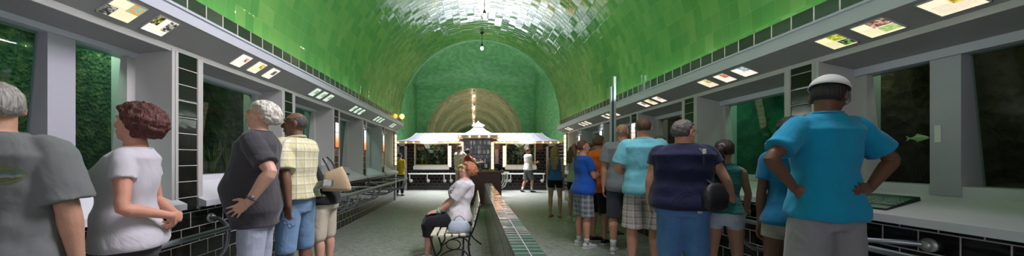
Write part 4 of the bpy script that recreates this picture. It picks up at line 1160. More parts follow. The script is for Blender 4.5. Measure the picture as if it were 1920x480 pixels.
# ================================================================= people
def sstep(a, b, x):
    t = max(0, min(1, (x-a)/(b-a))); return t*t*(3-2*t)
TORSO_M = [(.80, .150, .105, .0), (.88, .168, .118, -.005), (.95, .168, .120, -.005), (1.03, .158, .112, .003), (1.12, .152, .108, .008),
           (1.22, .160, .112, .008), (1.31, .172, .116, .004), (1.385, .178, .108, -.004), (1.43, .168, .090, -.010), (1.462, .125, .072, -.014), (1.49, .075, .060, -.012)]
TORSO_F = [(.80, .155, .110, -.005), (.88, .175, .122, -.012), (.95, .168, .118, -.010), (1.03, .142, .100, .003), (1.10, .128, .092, .008),
           (1.20, .136, .098, .014), (1.28, .146, .118, .022), (1.34, .150, .108, .012), (1.40, .150, .088, -.004), (1.44, .118, .070, -.012), (1.475, .065, .055, -.012)]
def person(label, x, y, rz, H=1.75, fem=False, g=1.0, belly=0, bust=0, lean=0, side=0, twist=0, hyaw=0, hpitch=0, hroll=0, arms=None, legs=None,
           skin=(.55, .33, .24), top=None, bottom=None, hair=None, shoes=None, voxel=.008, pelvis=None, far=False, group=None, armg=1.0, legg=1.0, eyes=True, hdrop=0, hscale=1):
    k = H/1.722
    root = empty('person', (x, y, 0), rz, label, 'person', group)
    T = TORSO_F if fem else TORSO_M
    legs = legs or {}; arms = arms or {}
    # ---- legs
    Lt, Ls = .43*k, .41*k
    hipz = .905*k
    LG = {}
    low = 1e9
    for s in (-1, 1):
        lg = legs.get(s, {})
        td = Vector(lg.get('t', (s*.06, .03, -1))).normalized(); sd = Vector(lg.get('s', (s*.01, -.04, -1))).normalized()
        hip = Vector((s*.088*k, -.005, hipz)); kn = hip+td*Lt; an = kn+sd*Ls
        LG[s] = [hip, kn, an, lg.get('yaw', -s*.2), lg.get('heel', 0)]; low = min(low, an.z)
    dz = .075*k-low if pelvis is None else pelvis-hipz
    off = Vector((0, 0, dz))
    piv = Vector((0, 0, .92*k))+off
    def U(p, w=1.0):
        p = Vector(p)+off; q = p-piv
        R = Matrix.Rotation(twist*w, 3, 'Z') @ Matrix.Rotation(-lean*w, 3, 'X') @ Matrix.Rotation(side*w, 3, 'Y')
        return piv+R @ q
    def wz(z): return sstep(.86*k, 1.25*k, z)
    RU = Matrix.Rotation(twist, 3, 'Z') @ Matrix.Rotation(-lean, 3, 'X') @ Matrix.Rotation(side, 3, 'Y')
    def tsec(z, a, b, yo, e=0, be=0):
        z *= k; a *= k*g; b *= k*g
        bl = belly*math.exp(-((z/k-1.04)/.15)**2)*k; bu = bust*math.exp(-((z/k-1.27)/.07)**2)*k
        b2 = b+(bl+bu)*.55; yo = yo*k+(bl+bu)*.5; a2 = a+bl*.35
        w = wz(z); R = Matrix.Rotation(twist*w, 3, 'Z') @ Matrix.Rotation(-lean*w, 3, 'X') @ Matrix.Rotation(side*w, 3, 'Y')
        return (U((0, yo, z), w), R @ Vector((a2+e, 0, 0)), R @ Vector((0, b2+e+be, 0)))
    # ---- arms
    AR = {}
    sh_x = (.150 if fem else .172)*k*(1+(g-1)*.6); sh_z = (1.385 if fem else 1.405)*k
    for s in (-1, 1):
        a = arms.get(s, {})
        ud = (RU @ Vector(a.get('u', (s*.16, .0, -1)))).normalized(); fd = (RU @ Vector(a.get('f', (s*.02, .22, -1)))).normalized()
        hd = (RU @ Vector(a.get('h', a.get('f', (s*.02, .22, -1))))).normalized()
        pn = RU @ Vector(a.get('n', (-s, .1, 0)))
        sh = U((s*sh_x, -.01*k, sh_z)); el = sh+ud*.285*k; wr = el+fd*.25*k
        if 'to' in a:     # two bone reach to a point given in local coordinates
            tg = Vector(a['to']); v = tg-sh; D = min(v.length, .53*k); v = v.normalized()
            l1, l2 = .285*k, .25*k
            ca = max(-1, min(1, (l1*l1+D*D-l2*l2)/(2*l1*D))); an_ = math.acos(ca)
            pole = Vector(a.get('pole', (s, -1, -1))); pole = (pole-v*pole.dot(v)).normalized()
            el = sh+(v*math.cos(an_)+pole*math.sin(an_))*l1; wr = sh+v*D
            ud = (el-sh).normalized(); fd = (wr-el).normalized(); hd = Vector(a['h']).normalized() if 'h' in a else fd
            pn = Vector(a.get('n', (-s, .1, 0)))
        pn = (pn-hd*pn.dot(hd)).normalized()
        AR[s] = (sh, el, wr, hd, pn, a.get('curl', .35), a.get('spread', 0))
    bm = bmesh.new()
    # torso core (slimmer, under the clothes)
    core = .93 if top else 1.0
    loft(bm, [(c, A*core, B*core) for c, A, B in [tsec(*t) for t in T]], 20)
    tube(bm, [U((0, -.012*k, 1.44*k)), U((0, -.004*k, 1.50*k)), U((0, .004*k, 1.57*k))], [.062*k*(1+(g-1)*.8), .055*k*(1+(g-1)*.6), .052*k*(1+(g-1)*.6)], 14)
    # arms and hands
    for s in (-1, 1):
        sh, el, wr, hd, pn, curl, spread = AR[s]
        f = (.86 if fem else 1.0)*k*(1+(g-1)*.7)*armg
        ud = (el-sh); fd = (wr-el)
        tube(bm, [sh-ud*.08+RU @ Vector((-s*.03*k, 0, 0)), sh+ud*.06, sh+ud*.35, sh+ud*.75, el, el+fd*.25, el+fd*.6, wr],
             [.045*f, .054*f, .050*f, .043*f, .040*f, .042*f, .034*f, .0255*f], 12, 2, round_=True)
        hand(bm, wr, hd, pn, s, k*(.92 if fem else 1.0), curl, spread, far)
    # legs
    for s in (-1, 1):
        hip, kn, an, yaw, heel = LG[s]
        hip = hip+off; kn = kn+off; an = an+off
        f = k*(1+(g-1)*.55)*legg
        th = kn-hip; sn = an-kn
        back = sn.cross(Vector((1, 0, 0))).normalized()
        if back.y > 0: back = -back
        tube(bm, [hip+Vector((0, 0, .03)), hip+th*.2, hip+th*.6, kn-th*.03, kn+sn*.05, kn+sn*.28+back*.012*k, kn+sn*.55+back*.006*k, an-sn*.12, an],
             [.088*f, .088*f, .070*f, .056*f, .053*f, .057*f, .047*f, .033*f, .033*f], 14, 2, round_=True)
        fd = Vector((math.sin(yaw)*1, math.cos(yaw), 0)); fd = Vector((fd.x, fd.y, 0))
        if heel: fd = (fd+Vector((0, 0, -math.tan(heel)))).normalized()
        sd_ = fd.cross(Vector((0, 0, 1))).normalized(); up = sd_.cross(fd)
        b0 = an-up*.045*k
        loft(bm, [(b0-fd*.055*k+up*.01, sd_*.025*k, up*.025*k), (b0-fd*.02*k, sd_*.033*k, up*.036*k), (b0+fd*.05*k-up*.002, sd_*.038*k, up*.030*k), (b0+fd*.12*k-up*.012*k, sd_*.043*k, up*.018*k), (b0+fd*.165*k-up*.016*k, sd_*.036*k, up*.013*k), (b0+fd*.185*k-up*.018*k, sd_*.02*k, up*.008*k)], 12)
    # ---- head
    hp = Vector((0, -.008*k, 1.53*k))
    HR = RU @ Matrix.Rotation(hyaw, 3, 'Z') @ Matrix.Rotation(hpitch, 3, 'X') @ Matrix.Rotation(hroll, 3, 'Y')
    hb = U(hp)-RU @ Vector((0, 0, (.038+hdrop+(.012 if fem else 0))*k))
    hs = (1.0 if k > .88 else 1.06)*hscale
    def Hh(p): return hb+HR @ ((Vector(p)*k-hp)*hs)
    def hsec(z, cy, a, b): return (Hh((0, cy, z)), HR @ Vector((a*k*hs, 0, 0)), HR @ Vector((0, b*k*hs, 0)))
    jw = .92 if fem else 1
    cheeks = 1+(g-1)*.35
    loft(bm, [hsec(1.538, .050, .018*jw, .022), hsec(1.552, .046, .036*jw*cheeks, .044), hsec(1.58, .034, .052*jw*cheeks, .062), hsec(1.61, .022, .062*jw*cheeks, .074), hsec(1.65, .010, .068, .086), hsec(1.70, .002, .073, .092)], 18)
    for v in ball(bm, (0, 0, 0), (.0765, .094, .088), 20): v.co = Hh(v.co/1+Vector((0, -.008, 1.664)))
    ns = 1.15 if not fem else .95
    tube(bm, [Hh((0, .084, 1.668)), Hh((0, .096, 1.648)), Hh((0, .092+.020*ns, 1.625)), Hh((0, .088, 1.612))], [.009*k, .011*k, .0145*k, .012*k], 8, 3, round_=True)
    for s in (-1, 1):
        for v in ball(bm, (0, 0, 0), (.009, .016, .011), 8): v.co = Hh(v.co+Vector((s*.011, .096, 1.617)))
        for v in ball(bm, (0, 0, 0), (.010, .021, .033), 10): v.co = Hh(Matrix.Rotation(s*.35, 3, 'Z') @ v.co+Vector((s*.077, -.006, 1.638)))
        for v in ball(bm, (0, 0, 0), (.026, .018, .010), 8): v.co = Hh(v.co+Vector((s*.030, .078, 1.674)))
        for v in ball(bm, (0, 0, 0), (.022, .02, .02), 8): v.co = Hh(v.co+Vector((s*.038, .064, 1.622)))
    for v in ball(bm, (0, 0, 0), (.022, .012, .011), 8): v.co = Hh(v.co+Vector((0, .088, 1.586)))
    for v in ball(bm, (0, 0, 0), (.016, .014, .013), 8): v.co = Hh(v.co+Vector((0, .080, 1.554)))
    sk = skin_mat('skin_%d_%d_%d' % tuple(int(c*100) for c in skin), skin)
    body = finish('body', bm, sk, root, True)
    remesh(body, voxel*(.75 if not far else 1), 2, .5)
    # features
    if eyes:
        for s in (-1, 1):
            bm = bmesh.new()
            for v in ball(bm, (0, 0, 0), (.0115, .0115, .0075), 10): v.co = Hh(v.co+Vector((s*.030, .0775, 1.655)))
            finish('eye', bm, plain('eye_white', (.6, .58, .55), .2), body, True)
            bm = bmesh.new()
            for v in ball(bm, (0, 0, 0), (.0052, .003, .0052), 8): v.co = Hh(v.co+Vector((s*.030, .0880, 1.655)))
            finish('iris', bm, plain('iris_dark', (.03, .02, .015), .15), body, True)
            bm = bmesh.new(); tube(bm, [Hh((s*.014, .096, 1.676)), Hh((s*.030, .095, 1.681)), Hh((s*.046, .083, 1.676))], [.003*k, .0042*k, .002*k], 6, 3, round_=True)
            finish('eyebrow', bm, hair_mat('hair_%s' % str(hair['c']) if hair else 'brow', hair['c'] if hair else (.05, .03, .02)), body, True)
        bm = bmesh.new()
        tube(bm, [Hh((-.024, .088, 1.588)), Hh((-.008, .1, 1.592)), Hh((.008, .1, 1.592)), Hh((.024, .088, 1.588))], [.002, .0045*k, .0045*k, .002], 6, 3, round_=True)
        tube(bm, [Hh((-.020, .088, 1.584)), Hh((0, .1, 1.580)), Hh((.020, .088, 1.584))], [.002, .0055*k, .002], 6, 3, round_=True)
        finish('mouth', bm, plain('lips_%d' % int(skin[0]*100), (skin[0]*.75, skin[1]*.5, skin[2]*.5), .4), body, True)
    # ---- hair
    if hair:
        hc = hair['c']; hm = hair_mat('hair_%s' % str(hc), hc, hair.get('c2'))
        th = hair.get('th', .012); rough = hair.get('noise', .25); line = hair.get('line', .55); lowb = hair.get('low', -.55); bald = hair.get('bald', False)
        bm = bmesh.new()
        vs = ball(bm, (0, 0, 0), 1, 40)
        sc = hair.get('nscale', 6)
        for v in vs:
            d = v.co.copy().normalized()
            n = noise.noise(d*sc+Vector((x*7, y*5, 1)))+.6*noise.noise(d*sc*2.7+Vector((3, x, y)))
            t = th*(1+rough*n*2)
            keep = 1.0
            # face opening; hairline runs from forehead down to in front of the ears
            lim = line-hair.get('side', .9)*max(0, (.45 if hair.get('side', .9) < 1 else .6)-d.y)
            if d.y > -.02: keep *= sstep(lim-.10, lim+.06, d.z)
            keep *= sstep(lowb-.30, lowb+.15, d.z) if th < .03 else sstep(lowb-.1, lowb+.08, d.z)
            if bald: keep *= 1-sstep(.28, .5, d.z-(.15 if d.y < 0 else 0))
            r = Vector((.0765+t, .094+t, .088+t)) if keep > .5 else Vector((.070, .086, .080))
            r = Vector((.074, .091, .085)).lerp(Vector((.0765+t, .094+t, .088+t)), keep)
            bk = hair.get('back', 0)*max(0, -d.y)*keep
            v.co = Hh(Vector((d.x*r.x, d.y*r.y-bk, d.z*r.z))+Vector((0, -.008, 1.664)))
        ho = finish('hair', bm, hm, root, True)
        if hair.get('rough'): remesh(ho, 0, 0, sub=1, disp=(*hair['rough'], 3))
        if hair.get('style') in ('long', 'pony'):
            bm = bmesh.new()
            if hair['style'] == 'long':
                L = hair.get('len', .42)
                P = [(0, -.03, 1.72), (0, -.075, 1.64), (0, -.095, 1.54), (0, -.105, 1.44), (0, -.12, 1.34), (0, -.125, 1.74-L-.1)]
                Wd = [.06, .086, .095, .105, .105, .05]
                secs = []
                for p, w_ in zip(P, Wd):
                    c = Hh(p) if p[2] > 1.5 else U((0, p[1]*k, p[2]*k))
                    secs.append((c, HR @ Vector((w_*k, 0, 0)), HR @ Vector((0, .035*k, 0)) if p[2] < 1.6 else HR @ Vector((0, .05*k, 0))))
                loft(bm, secs, 24)
                o = finish('hair_length', bm, hm, ho, True); remesh(o, .010, 1, .4, (.012, 18, 2))
            else:
                p0 = (0, -.095, 1.70+hair.get('ph', -.01)); L = hair.get('len', .22)
                tube(bm, [Hh(p0), Hh((0, -.13, 1.70)), Hh((0, -.15, 1.66)), Hh((0, -.145, 1.70-L*.6)), Hh((0.01, -.125, 1.70-L))], [.020*k, .024*k, .034*k, .034*k, .010*k], 12, 3, round_=True)
                o = finish('ponytail', bm, hm, ho, True); remesh(o, .007, 1, .4, (.006, 25, 2))
                bm = bmesh.new(); tube(bm, [Hh((.022*math.cos(a), -.108+.0*a, 1.70+.022*math.sin(a))) for a in [i*PI/6 for i in range(12)]], .006, 6, closed=True)
                finish('hair_tie', bm, plain('hair_tie', (.5, .4, .45), .6), ho, True)
    # ---- top
    if top:
        e = top.get('ease', .014); hem = top.get('hem', .80); neck = top.get('neck', 1.485 if not fem else 1.455)
        bm = bmesh.new(); TT = [t for t in T]
        def interp(z):
            for a, b in zip(T, T[1:]):
                if a[0] <= z <= b[0]:
                    f = (z-a[0])/(b[0]-a[0]); return tuple(p+(q-p)*f for p, q in zip(a, b))
            return T[0] if z < T[0][0] else T[-1]
        zs = sorted([hem+i*.03 for i in range(int((1.30-hem)/.03)+1)]+[t[0] for t in T if 1.31 <= t[0] < neck-.01]+[neck])
        secs = []
        for z in zs:
            t = list(interp(z)); t[0] = z
            fl = top.get('flare', .012)*sstep(1.15, hem, z) if z < 1.15 else 0
            ee = e+fl+.004*math.sin(z*37)
            if z > 1.42: ee = .008
            secs.append(tsec(*t, e=ee*k))
        loft(bm, secs, 28, power=2.5)
        sl = top.get('sleeve', .55)
        for s in (-1, 1):
            sh, el, wr = AR[s][:3]; ud = el-sh; f = (.86 if fem else 1.0)*k*(1+(g-1)*.7)*armg
            if sl > 0:
                se = top.get('sease', .016)*k; q = min(sl, 1)
                pts = [sh-ud*.10+RU @ Vector((-s*.05*k, 0, 0)), sh+RU @ Vector((s*.0, 0, .004)), sh+ud*.25, sh+ud*q*.75, sh+ud*q]
                rr = [.050*f, .060*f+se*.3, .056*f+se*.8, .052*f+se*1.1, .051*f+se*1.3]
                if sl > 1: pts += [el, el+(wr-el)*(sl-1)]; rr += [.045*f+se*.8, .038*f+se*.7]
                tube(bm, pts, rr, 16, 3 if sl <= 1 else 2, ref=RU @ Vector((0, 1, 0)))
        o = finish(top.get('name', 'shirt'), bm, top['m'], root, True)
        vv = voxel*1.1
        remesh(o, vv, 2, .5, (top.get('fold', .006)*k, 7, 2))
        if top.get('collar'):
            bm = bmesh.new(); pts = [U(((.072*g)*k*math.sin(a), -.012*k+.066*k*math.cos(a), (1.487-.012*math.cos(a))*k)) for a in [i*2*PI/20 for i in range(20)]]
            tube(bm, pts, .011*k, 8, closed=True); finish('collar', bm, top['m'], o, True)
        elif not far:
            bm = bmesh.new(); zz = neck; t = interp(zz)
            c, A, B = tsec(zz, t[1], t[2], t[3], e=.004)
            pts = [c+A*math.cos(a)+B*math.sin(a) for a in [i*2*PI/28 for i in range(28)]]
            tube(bm, pts, .0065*k, 6, closed=True); finish('neckband', bm, top['m'], o, True)
    # ---- bottom
    if bottom:
        bm = bmesh.new(); e = bottom.get('ease', .010); fr = bottom.get('len', .95); wst = bottom.get('waist', 1.0)
        secs = []
        for z in (.80, .86, .92, .97, wst):
            t = None
            for a, b in zip(T, T[1:]):
                if a[0] <= z <= b[0]:
                    f = (z-a[0])/(b[0]-a[0]); t = [p+(q-p)*f for p, q in zip(a, b)]
            secs.append(tsec(z, t[1], t[2], t[3], e=e*k))
        if pelvis is None or pelvis > .7*k: loft(bm, secs, 26)
        else: loft(bm, secs[1:], 26)
        le = bottom.get('lease', .018)*k
        for s in (-1, 1):
            hip, kn, an, yaw, heel = LG[s]; hip = hip+off; kn = kn+off; an = an+off
            f = k*(1+(g-1)*.55)*legg; th = kn-hip; sn = an-kn
            top_ = hip+Vector((0, 0, .04*k))
            if fr <= 1:
                pts = [top_, hip+th*fr*.15, hip+th*fr*.5, hip+th*fr*.85, hip+th*fr]; rr = [.094*f, .094*f+le*.3, .084*f+le*.7, .074*f+le, .071*f+le*1.15]
            else:
                q = fr-1
                pts = [top_, hip+th*.15, hip+th*.6, kn, kn+sn*q*.4, kn+sn*q*.8, kn+sn*q]; rr = [.094*f, .094*f+le*.3, .076*f+le*.6, .062*f+le*.8, .060*f+le*.7, .050*f+le*.8, .048*f+le*.9]
            tube(bm, pts, rr, 18, 3, ref=(1, 0, 0))
        o = finish(bottom.get('name', 'shorts'), bm, bottom['m'], root, True)
        remesh(o, voxel*1.1, 2, .5, (bottom.get('fold', .005)*k, 8, 2))
    # ---- shoes
    if shoes:
        for s in (-1, 1):
            hip, kn, an, yaw, heel = LG[s]; an = an+off
            fd = Vector((math.sin(yaw), math.cos(yaw), 0))
            if heel: fd = (fd+Vector((0, 0, -math.tan(heel)))).normalized()
            sd_ = fd.cross(Vector((0, 0, 1))).normalized(); up = sd_.cross(fd); b0 = an-up*.045*k
            bm = bmesh.new(); e = .008*k
            if shoes.get('sandal'):
                loft(bm, [(b0-fd*.07*k-up*.026*k, sd_*.03*k, up*.008*k), (b0+fd*.05*k-up*.026*k, sd_*.04*k, up*.008*k), (b0+fd*.15*k-up*.027*k, sd_*.046*k, up*.007*k), (b0+fd*.20*k-up*.027*k, sd_*.03*k, up*.006*k)], 12)
                sole = finish('sandal', bm, shoes['m'], root, True)
                bm = bmesh.new(); tube(bm, [b0+fd*.10*k+sd_*.045*k-up*.02*k, b0+fd*.10*k+up*.018*k, b0+fd*.10*k-sd_*.045*k-up*.02*k], .009*k, 8, 4); finish('strap', bm, shoes['m'], sole, True)
                continue
            loft(bm, [(b0-fd*.072*k+up*.004, sd_*.026*k, up*.032*k), (b0-fd*.03*k+up*.008*k, sd_*.040*k, up*.044*k), (b0+fd*.05*k+up*.0, sd_*.044*k, up*.038*k), (b0+fd*.12*k-up*.008*k, sd_*.049*k, up*.026*k), (b0+fd*.175*k-up*.012*k, sd_*.044*k, up*.020*k), (b0+fd*.21*k-up*.016*k, sd_*.025*k, up*.012*k)], 16)
            if shoes.get('high'): tube(bm, [an-up*.02*k, an+up*.04*k], [.044*k, .042*k], 12)
            shoe = finish('shoe', bm, shoes['m'], root, True)
            bm = bmesh.new(); loft(bm, [(b0-fd*.076*k-up*.026*k, sd_*.030*k, up*.012*k), (b0+fd*.05*k-up*.028*k, sd_*.044*k, up*.011*k), (b0+fd*.15*k-up*.028*k, sd_*.050*k, up*.010*k), (b0+fd*.212*k-up*.026*k, sd_*.030*k, up*.010*k)], 16)
            finish('sole', bm, shoes.get('sole', M_white), shoe, True)
            if shoes.get('sock'):
                bm = bmesh.new(); tube(bm, [an-up*.03*k, an+up*.05*k, an+up*shoes['sock']*k], [.040*k*legg, .038*k*legg, .043*k*legg], 12); finish('sock', bm, plain('white_sock', (.6, .6, .6), .9), shoe, True)
    Mw = Matrix.Translation((x, y, 0)) @ Matrix.Rotation(rz, 4, 'Z')
    return dict(root=root, body=body, AR=AR, LG=LG, H=Hh, HR=HR, U=U, RU=RU, k=k, M=Mw, off=off, g=g, tsec=tsec)
def hand(bm, wr, d, n, s, k, curl, spread, far):
    th = d.cross(n) if s > 0 else n.cross(d)   # thumb side
    th = th.normalized()
    loft(bm, [(wr-d*.01*k, th*.024*k, n*.019*k), (wr+d*.02*k, th*.031*k, n*.017*k), (wr+d*.055*k, th*.039*k, n*.015*k), (wr+d*.088*k, th*.039*k, n*.012*k), (wr+d*.097*k, th*.034*k, n*.009*k)], 12)
    if far:
        tube(bm, [wr+d*.08*k, wr+(d+n*curl*.5).normalized()*.13*k, wr+(d+n*curl).normalized()*.165*k], [.03*k, .028*k, .016*k], 8, flat=.45, ref=th, round_=True)
    else:
        for q, (o_, L, r) in enumerate(((.029, .072, .0086), (.010, .080, .0090), (-.0095, .074, .0086), (-.028, .058, .0076))):
            b = wr+d*(.090-.006*abs(q-1))*k+th*o_*k
            dd = (d+th*(o_*(3+8*spread))).normalized(); pts = [b-dd*.012*k]; ax = th
            p = b; pts.append(p); ang = 0
            for j, fr in enumerate((.45, .31, .24)):
                ang += curl*(.7 if j == 0 else 1.0)
                v = (dd*math.cos(ang)+n*math.sin(ang)); p = p+v*L*fr*k; pts.append(p)
            tube(bm, pts, [r*k*1.05, r*k*1.1, r*k*1.0, r*k*.93, r*k*.78], 8, 1, round_=True)
    b = wr+d*.022*k+th*.026*k
    v1 = (d*.62+th*.78+n*.25).normalized(); v2 = (d*.85+th*(.45-.3*curl)+n*(.3+.3*curl)).normalized()
    tube(bm, [b-v1*.012*k, b+v1*.034*k, b+v1*.034*k+v2*.030*k, b+v1*.034*k+v2*.052*k], [.014*k, .012*k, .0100*k, .0080*k], 8, 1, round_=True)

W_SK = (.56, .34, .25); R_SK = (.58, .30, .21); T_SK = (.48, .28, .19); D_SK = (.13, .065, .04); D2_SK = (.16, .085, .055)
def gl(root, Hf, k, c=(.02, .02, .02)):
    bm = bmesh.new()
    for s in (-1, 1):
        tube(bm, [Hf((s*.032+.021*math.cos(a), .104, 1.653+.016*math.sin(a))) for a in [i*PI/7 for i in range(14)]], .0016, 6, closed=True)
        tube(bm, [Hf((s*.053, .103, 1.658)), Hf((s*.078, .06, 1.658)), Hf((s*.083, -.005, 1.650))], .0017, 6)
    tube(bm, [Hf((-.011, .104, 1.655)), Hf((0, .108, 1.659)), Hf((.011, .104, 1.655))], .0016, 6)
    o = finish('glasses', bm, plain('spectacle_wire_%.2f' % c[0], c, .3, metal=.6), None, True)
    return o
def worn(o, root, label, cat):
    """worn or held things stay top level, in world space at the wearer's place"""
    o.matrix_world = root.matrix_world.copy() if False else Matrix.Translation(root.location) @ root.rotation_euler.to_matrix().to_4x4()
    tag(o, label, cat); return o
def strap(name, pts, wd, th, mat, P, label=None, cat=None, n=24):
    bm = bmesh.new(); tube(bm, pts, wd, 8, 4, flat=th/wd)
    return finish(name, bm, mat, None, True)
def surf(P, T, z, ang, e=.03):
    t = None
    for a, b in zip(T, T[1:]):
        if a[0] <= z <= b[0]:
            f = (z-a[0])/(b[0]-a[0]); t = [p+(q-p)*f for p, q in zip(a, b)]
    c, A, B = P['tsec'](z, t[1], t[2], t[3], e=e*P['k'])
    return c+A*math.cos(ang)+B*math.sin(ang)
def fm(n, c, **kw): return fabric(n, c, **kw)

# 1 nearest left man, grey tee
P = person('grey haired man at the left edge in a grey t-shirt with a printed emblem', -2.06, 1.50, .35, 1.63, g=1.13, belly=.05, hyaw=.75, hpitch=.05, skin=T_SK,
    arms={-1: dict(u=(-.16, .05, -1), f=(-.02, .3, -1)), 1: dict(u=(.22, .0, -1), f=(.08, .10, -1))},
    top=dict(m=fm('grey_tee', (.15, .165, .165)), ease=.024, hem=.78, sleeve=.86, sease=.036, fold=.010),
    bottom=dict(m=fm('khaki_dark', (.12, .12, .11)), len=1.8, name='trousers'), hair=dict(c=(.30, .29, .27), c2=(.55, .54, .52), th=.009, line=.6, low=-.5), voxel=.008)
c, A, B = P['tsec'](1.33, .172, .116, .004, e=.028)
bm = bmesh.new(); uvl = bm.loops.layers.uv.new('UVMap')
NXq = 10
def backp(u, v):
    z = (1.30+v*.04); c, A, B = P['tsec'](z,   .170, .115, .004, e=.034*P['k'])
    a = -PI/2+.46+u*.36; q = c+A*math.cos(a)+B*math.sin(a); return (q.x, q.y, q.z)
for i in range(NXq):
    for j in range(4):
        u0, u1 = -1+2*i/NXq, -1+2*(i+1)/NXq; v0, v1 = -1+2*j/4, -1+2*(j+1)/4
        quad(bm, [backp(u0, v0), backp(u1, v0), backp(u1, v1), backp(u0, v1)], 0, [(u0, v0), (u1, v0), (u1, v1), (u0, v1)], uvl)
def emblem_mat():
    m, t, b = nt('shirt_print'); m.surface_render_method = 'DITHERED' if hasattr(m, 'surface_render_method') else None
    uv = t.nodes.new('ShaderNodeTexCoord').outputs['UV']; sp = t.nodes.new('ShaderNodeSeparateXYZ'); t.links.new(uv, sp.inputs[0])
    u, v = sp.outputs[0], sp.outputs[1]
    r = M_(t, 'SQRT', M_(t, 'ADD', M_(t, 'MULTIPLY', u, u), M_(t, 'MULTIPLY', v, v)))
    n = N(t, 'ShaderNodeTexNoise', Scale=3, Detail=3); t.links.new(uv, n.inputs['Vector'])
    vv = M_(t, 'ADD', M_(t, 'MULTIPLY', v, .5), M_(t, 'MULTIPLY', n.outputs[0], .35))
    c = ramp(t, M_(t, 'ADD', vv, .35), [(.0, (.10, .13, .04)), (.35, (.06, .09, .03)), (.45, (.22, .24, .22)), (.6, (.06, .14, .15)), (.75, (.10, .16, .05)), (.95, (.22, .22, .08))])
    rim = M_(t, 'GREATER_THAN', r, .82)
    c = mixc(t, M_(t, 'MULTIPLY', rim, .8), c, (.14, .14, .05))
    t.links.new(c, b.inputs['Base Color']); b.inputs['Roughness'].default_value = .8
    t.links.new(M_(t, 'MULTIPLY', M_(t, 'LESS_THAN', r, .97), .8), b.inputs['Alpha'])
    return m
WRAP = [(finish('shirt_print', bm, emblem_mat(), P['root'], True, recalc=False), P['root'], 'shirt', .004)]

# 2 woman white tee
wm = fm('white_tee', (.50, .50, .54))
P = person('woman with curly dark red hair in a white t-shirt, hands clasped behind her', -1.94, 1.96, PI/2+.42, 1.61, fem=True, g=1.0, belly=.03, bust=.035, lean=-.03, hyaw=-.25, hpitch=.12, skin=R_SK,
    arms={1: dict(to=(.06, -.19, .97), pole=(.7, .2, -1), h=(-.9, -.1, -.3), n=(0, 1, 0), curl=.7), -1: dict(to=(-.05, -.20, .98), pole=(-.7, .2, -1), h=(.9, -.25, -.2), n=(0, 1, .0), curl=.8)},
    top=dict(m=wm, ease=.022, hem=.86, sleeve=.42, sease=.014, flare=.016), bottom=dict(m=fm('dark_grey_slacks', (.035, .037, .042)), len=1.9, name='trousers', ease=.012),
    hair=dict(c=(.075, .018, .013), c2=(.16, .04, .03), side=1.6, th=.034, line=.44, low=-.84, noise=.22, nscale=5, back=.024, rough=(.010, 40)), voxel=.008)
# 3 white haired man
P = person('white haired man with glasses in a charcoal t-shirt, hand on hip, looking up', -1.73, 2.76, PI/2+.28, 1.76, g=1.2, belly=.07, lean=-.03, hyaw=.10, hpitch=.22, skin=W_SK,
    arms={-1: dict(to=(-.30, -.04, 1.00), pole=(-.35, -1, -.1), h=(.12, .85, -.6), n=(1, -.1, 0), curl=.12, spread=1), 1: dict(to=(.24, .0, 1.02), pole=(.6, -1, -.1), h=(-.2, .7, -.5), n=(-1, 0, 0), curl=.2)},
    top=dict(m=fm('charcoal_tee', (.045, .045, .052)), ease=.016, hem=.76, sleeve=.78, sease=.022, fold=.008), bottom=dict(m=fm('light_jeans', (.30, .34, .42), pattern='denim'), len=1.85, name='jeans', waist=1.0),
    hair=dict(c=(.52, .50, .44), c2=(.85, .83, .78), th=.022, line=.42, low=-.55, noise=.35, rough=(.006, 45), nscale=7, back=.012), voxel=.008)
worn(gl(P['root'], P['H'], P['k'], (.3, .28, .25)), P['root'], 'thin wire glasses on the white haired man', 'glasses')
wr = P['AR'][-1][2]; el = P['AR'][-1][1]; dv = (wr-el).normalized(); A = dv.orthogonal().normalized(); B = dv.cross(A)
bm = bmesh.new(); tube(bm, [wr-dv*.03+A*.033*math.cos(a)+B*.033*math.sin(a) for a in [i*PI/9 for i in range(18)]], .007, 6, closed=True)
disc(bm, wr-dv*.03-B*.0+ (A*.0) + (Vector((-1,-.3,.2)).normalized())*.036, Vector((-1, -.3, .2)), .019, .008)
o = worn(finish('wristwatch', bm, plain('watch_steel', (.12, .12, .13), .45, metal=.5), None, True), P['root'], 'steel wristwatch on the white haired man', 'watch')
# 4 man yellow plaid shirt
P = person('dark skinned man in a pale yellow plaid shirt and denim shorts', -1.66, 3.24, PI/2-.25, 1.74, g=1.08, belly=.04, hyaw=.55, hpitch=.0, skin=D2_SK,
    arms={-1: dict(to=(-.25, -.15, .89), pole=(-1, -1, 0), h=(.1, .2, -1), n=(1, 0, 0), curl=.5), 1: dict(to=(.20, .30, 1.0), pole=(.4, -1, -.5), h=(.1, .9, -.1), n=(-.2, 0, 1), curl=.6)},
    top=dict(m=fm('yellow_plaid', (.52, .50, .28), pattern='plaid', c2=(.62, .62, .48), c3=(.30, .30, .20)), ease=.028, hem=.93, sleeve=.85, sease=.03, collar=True, fold=.008),
    bottom=dict(m=fm('mid_denim', (.13, .23, .36), pattern='denim'), len=1.08, name='denim_shorts', lease=.028), hair=dict(c=(.05, .045, .04), c2=(.22, .2, .18), th=.003, line=.62, low=-.45, noise=.1, bald=True), voxel=.009)
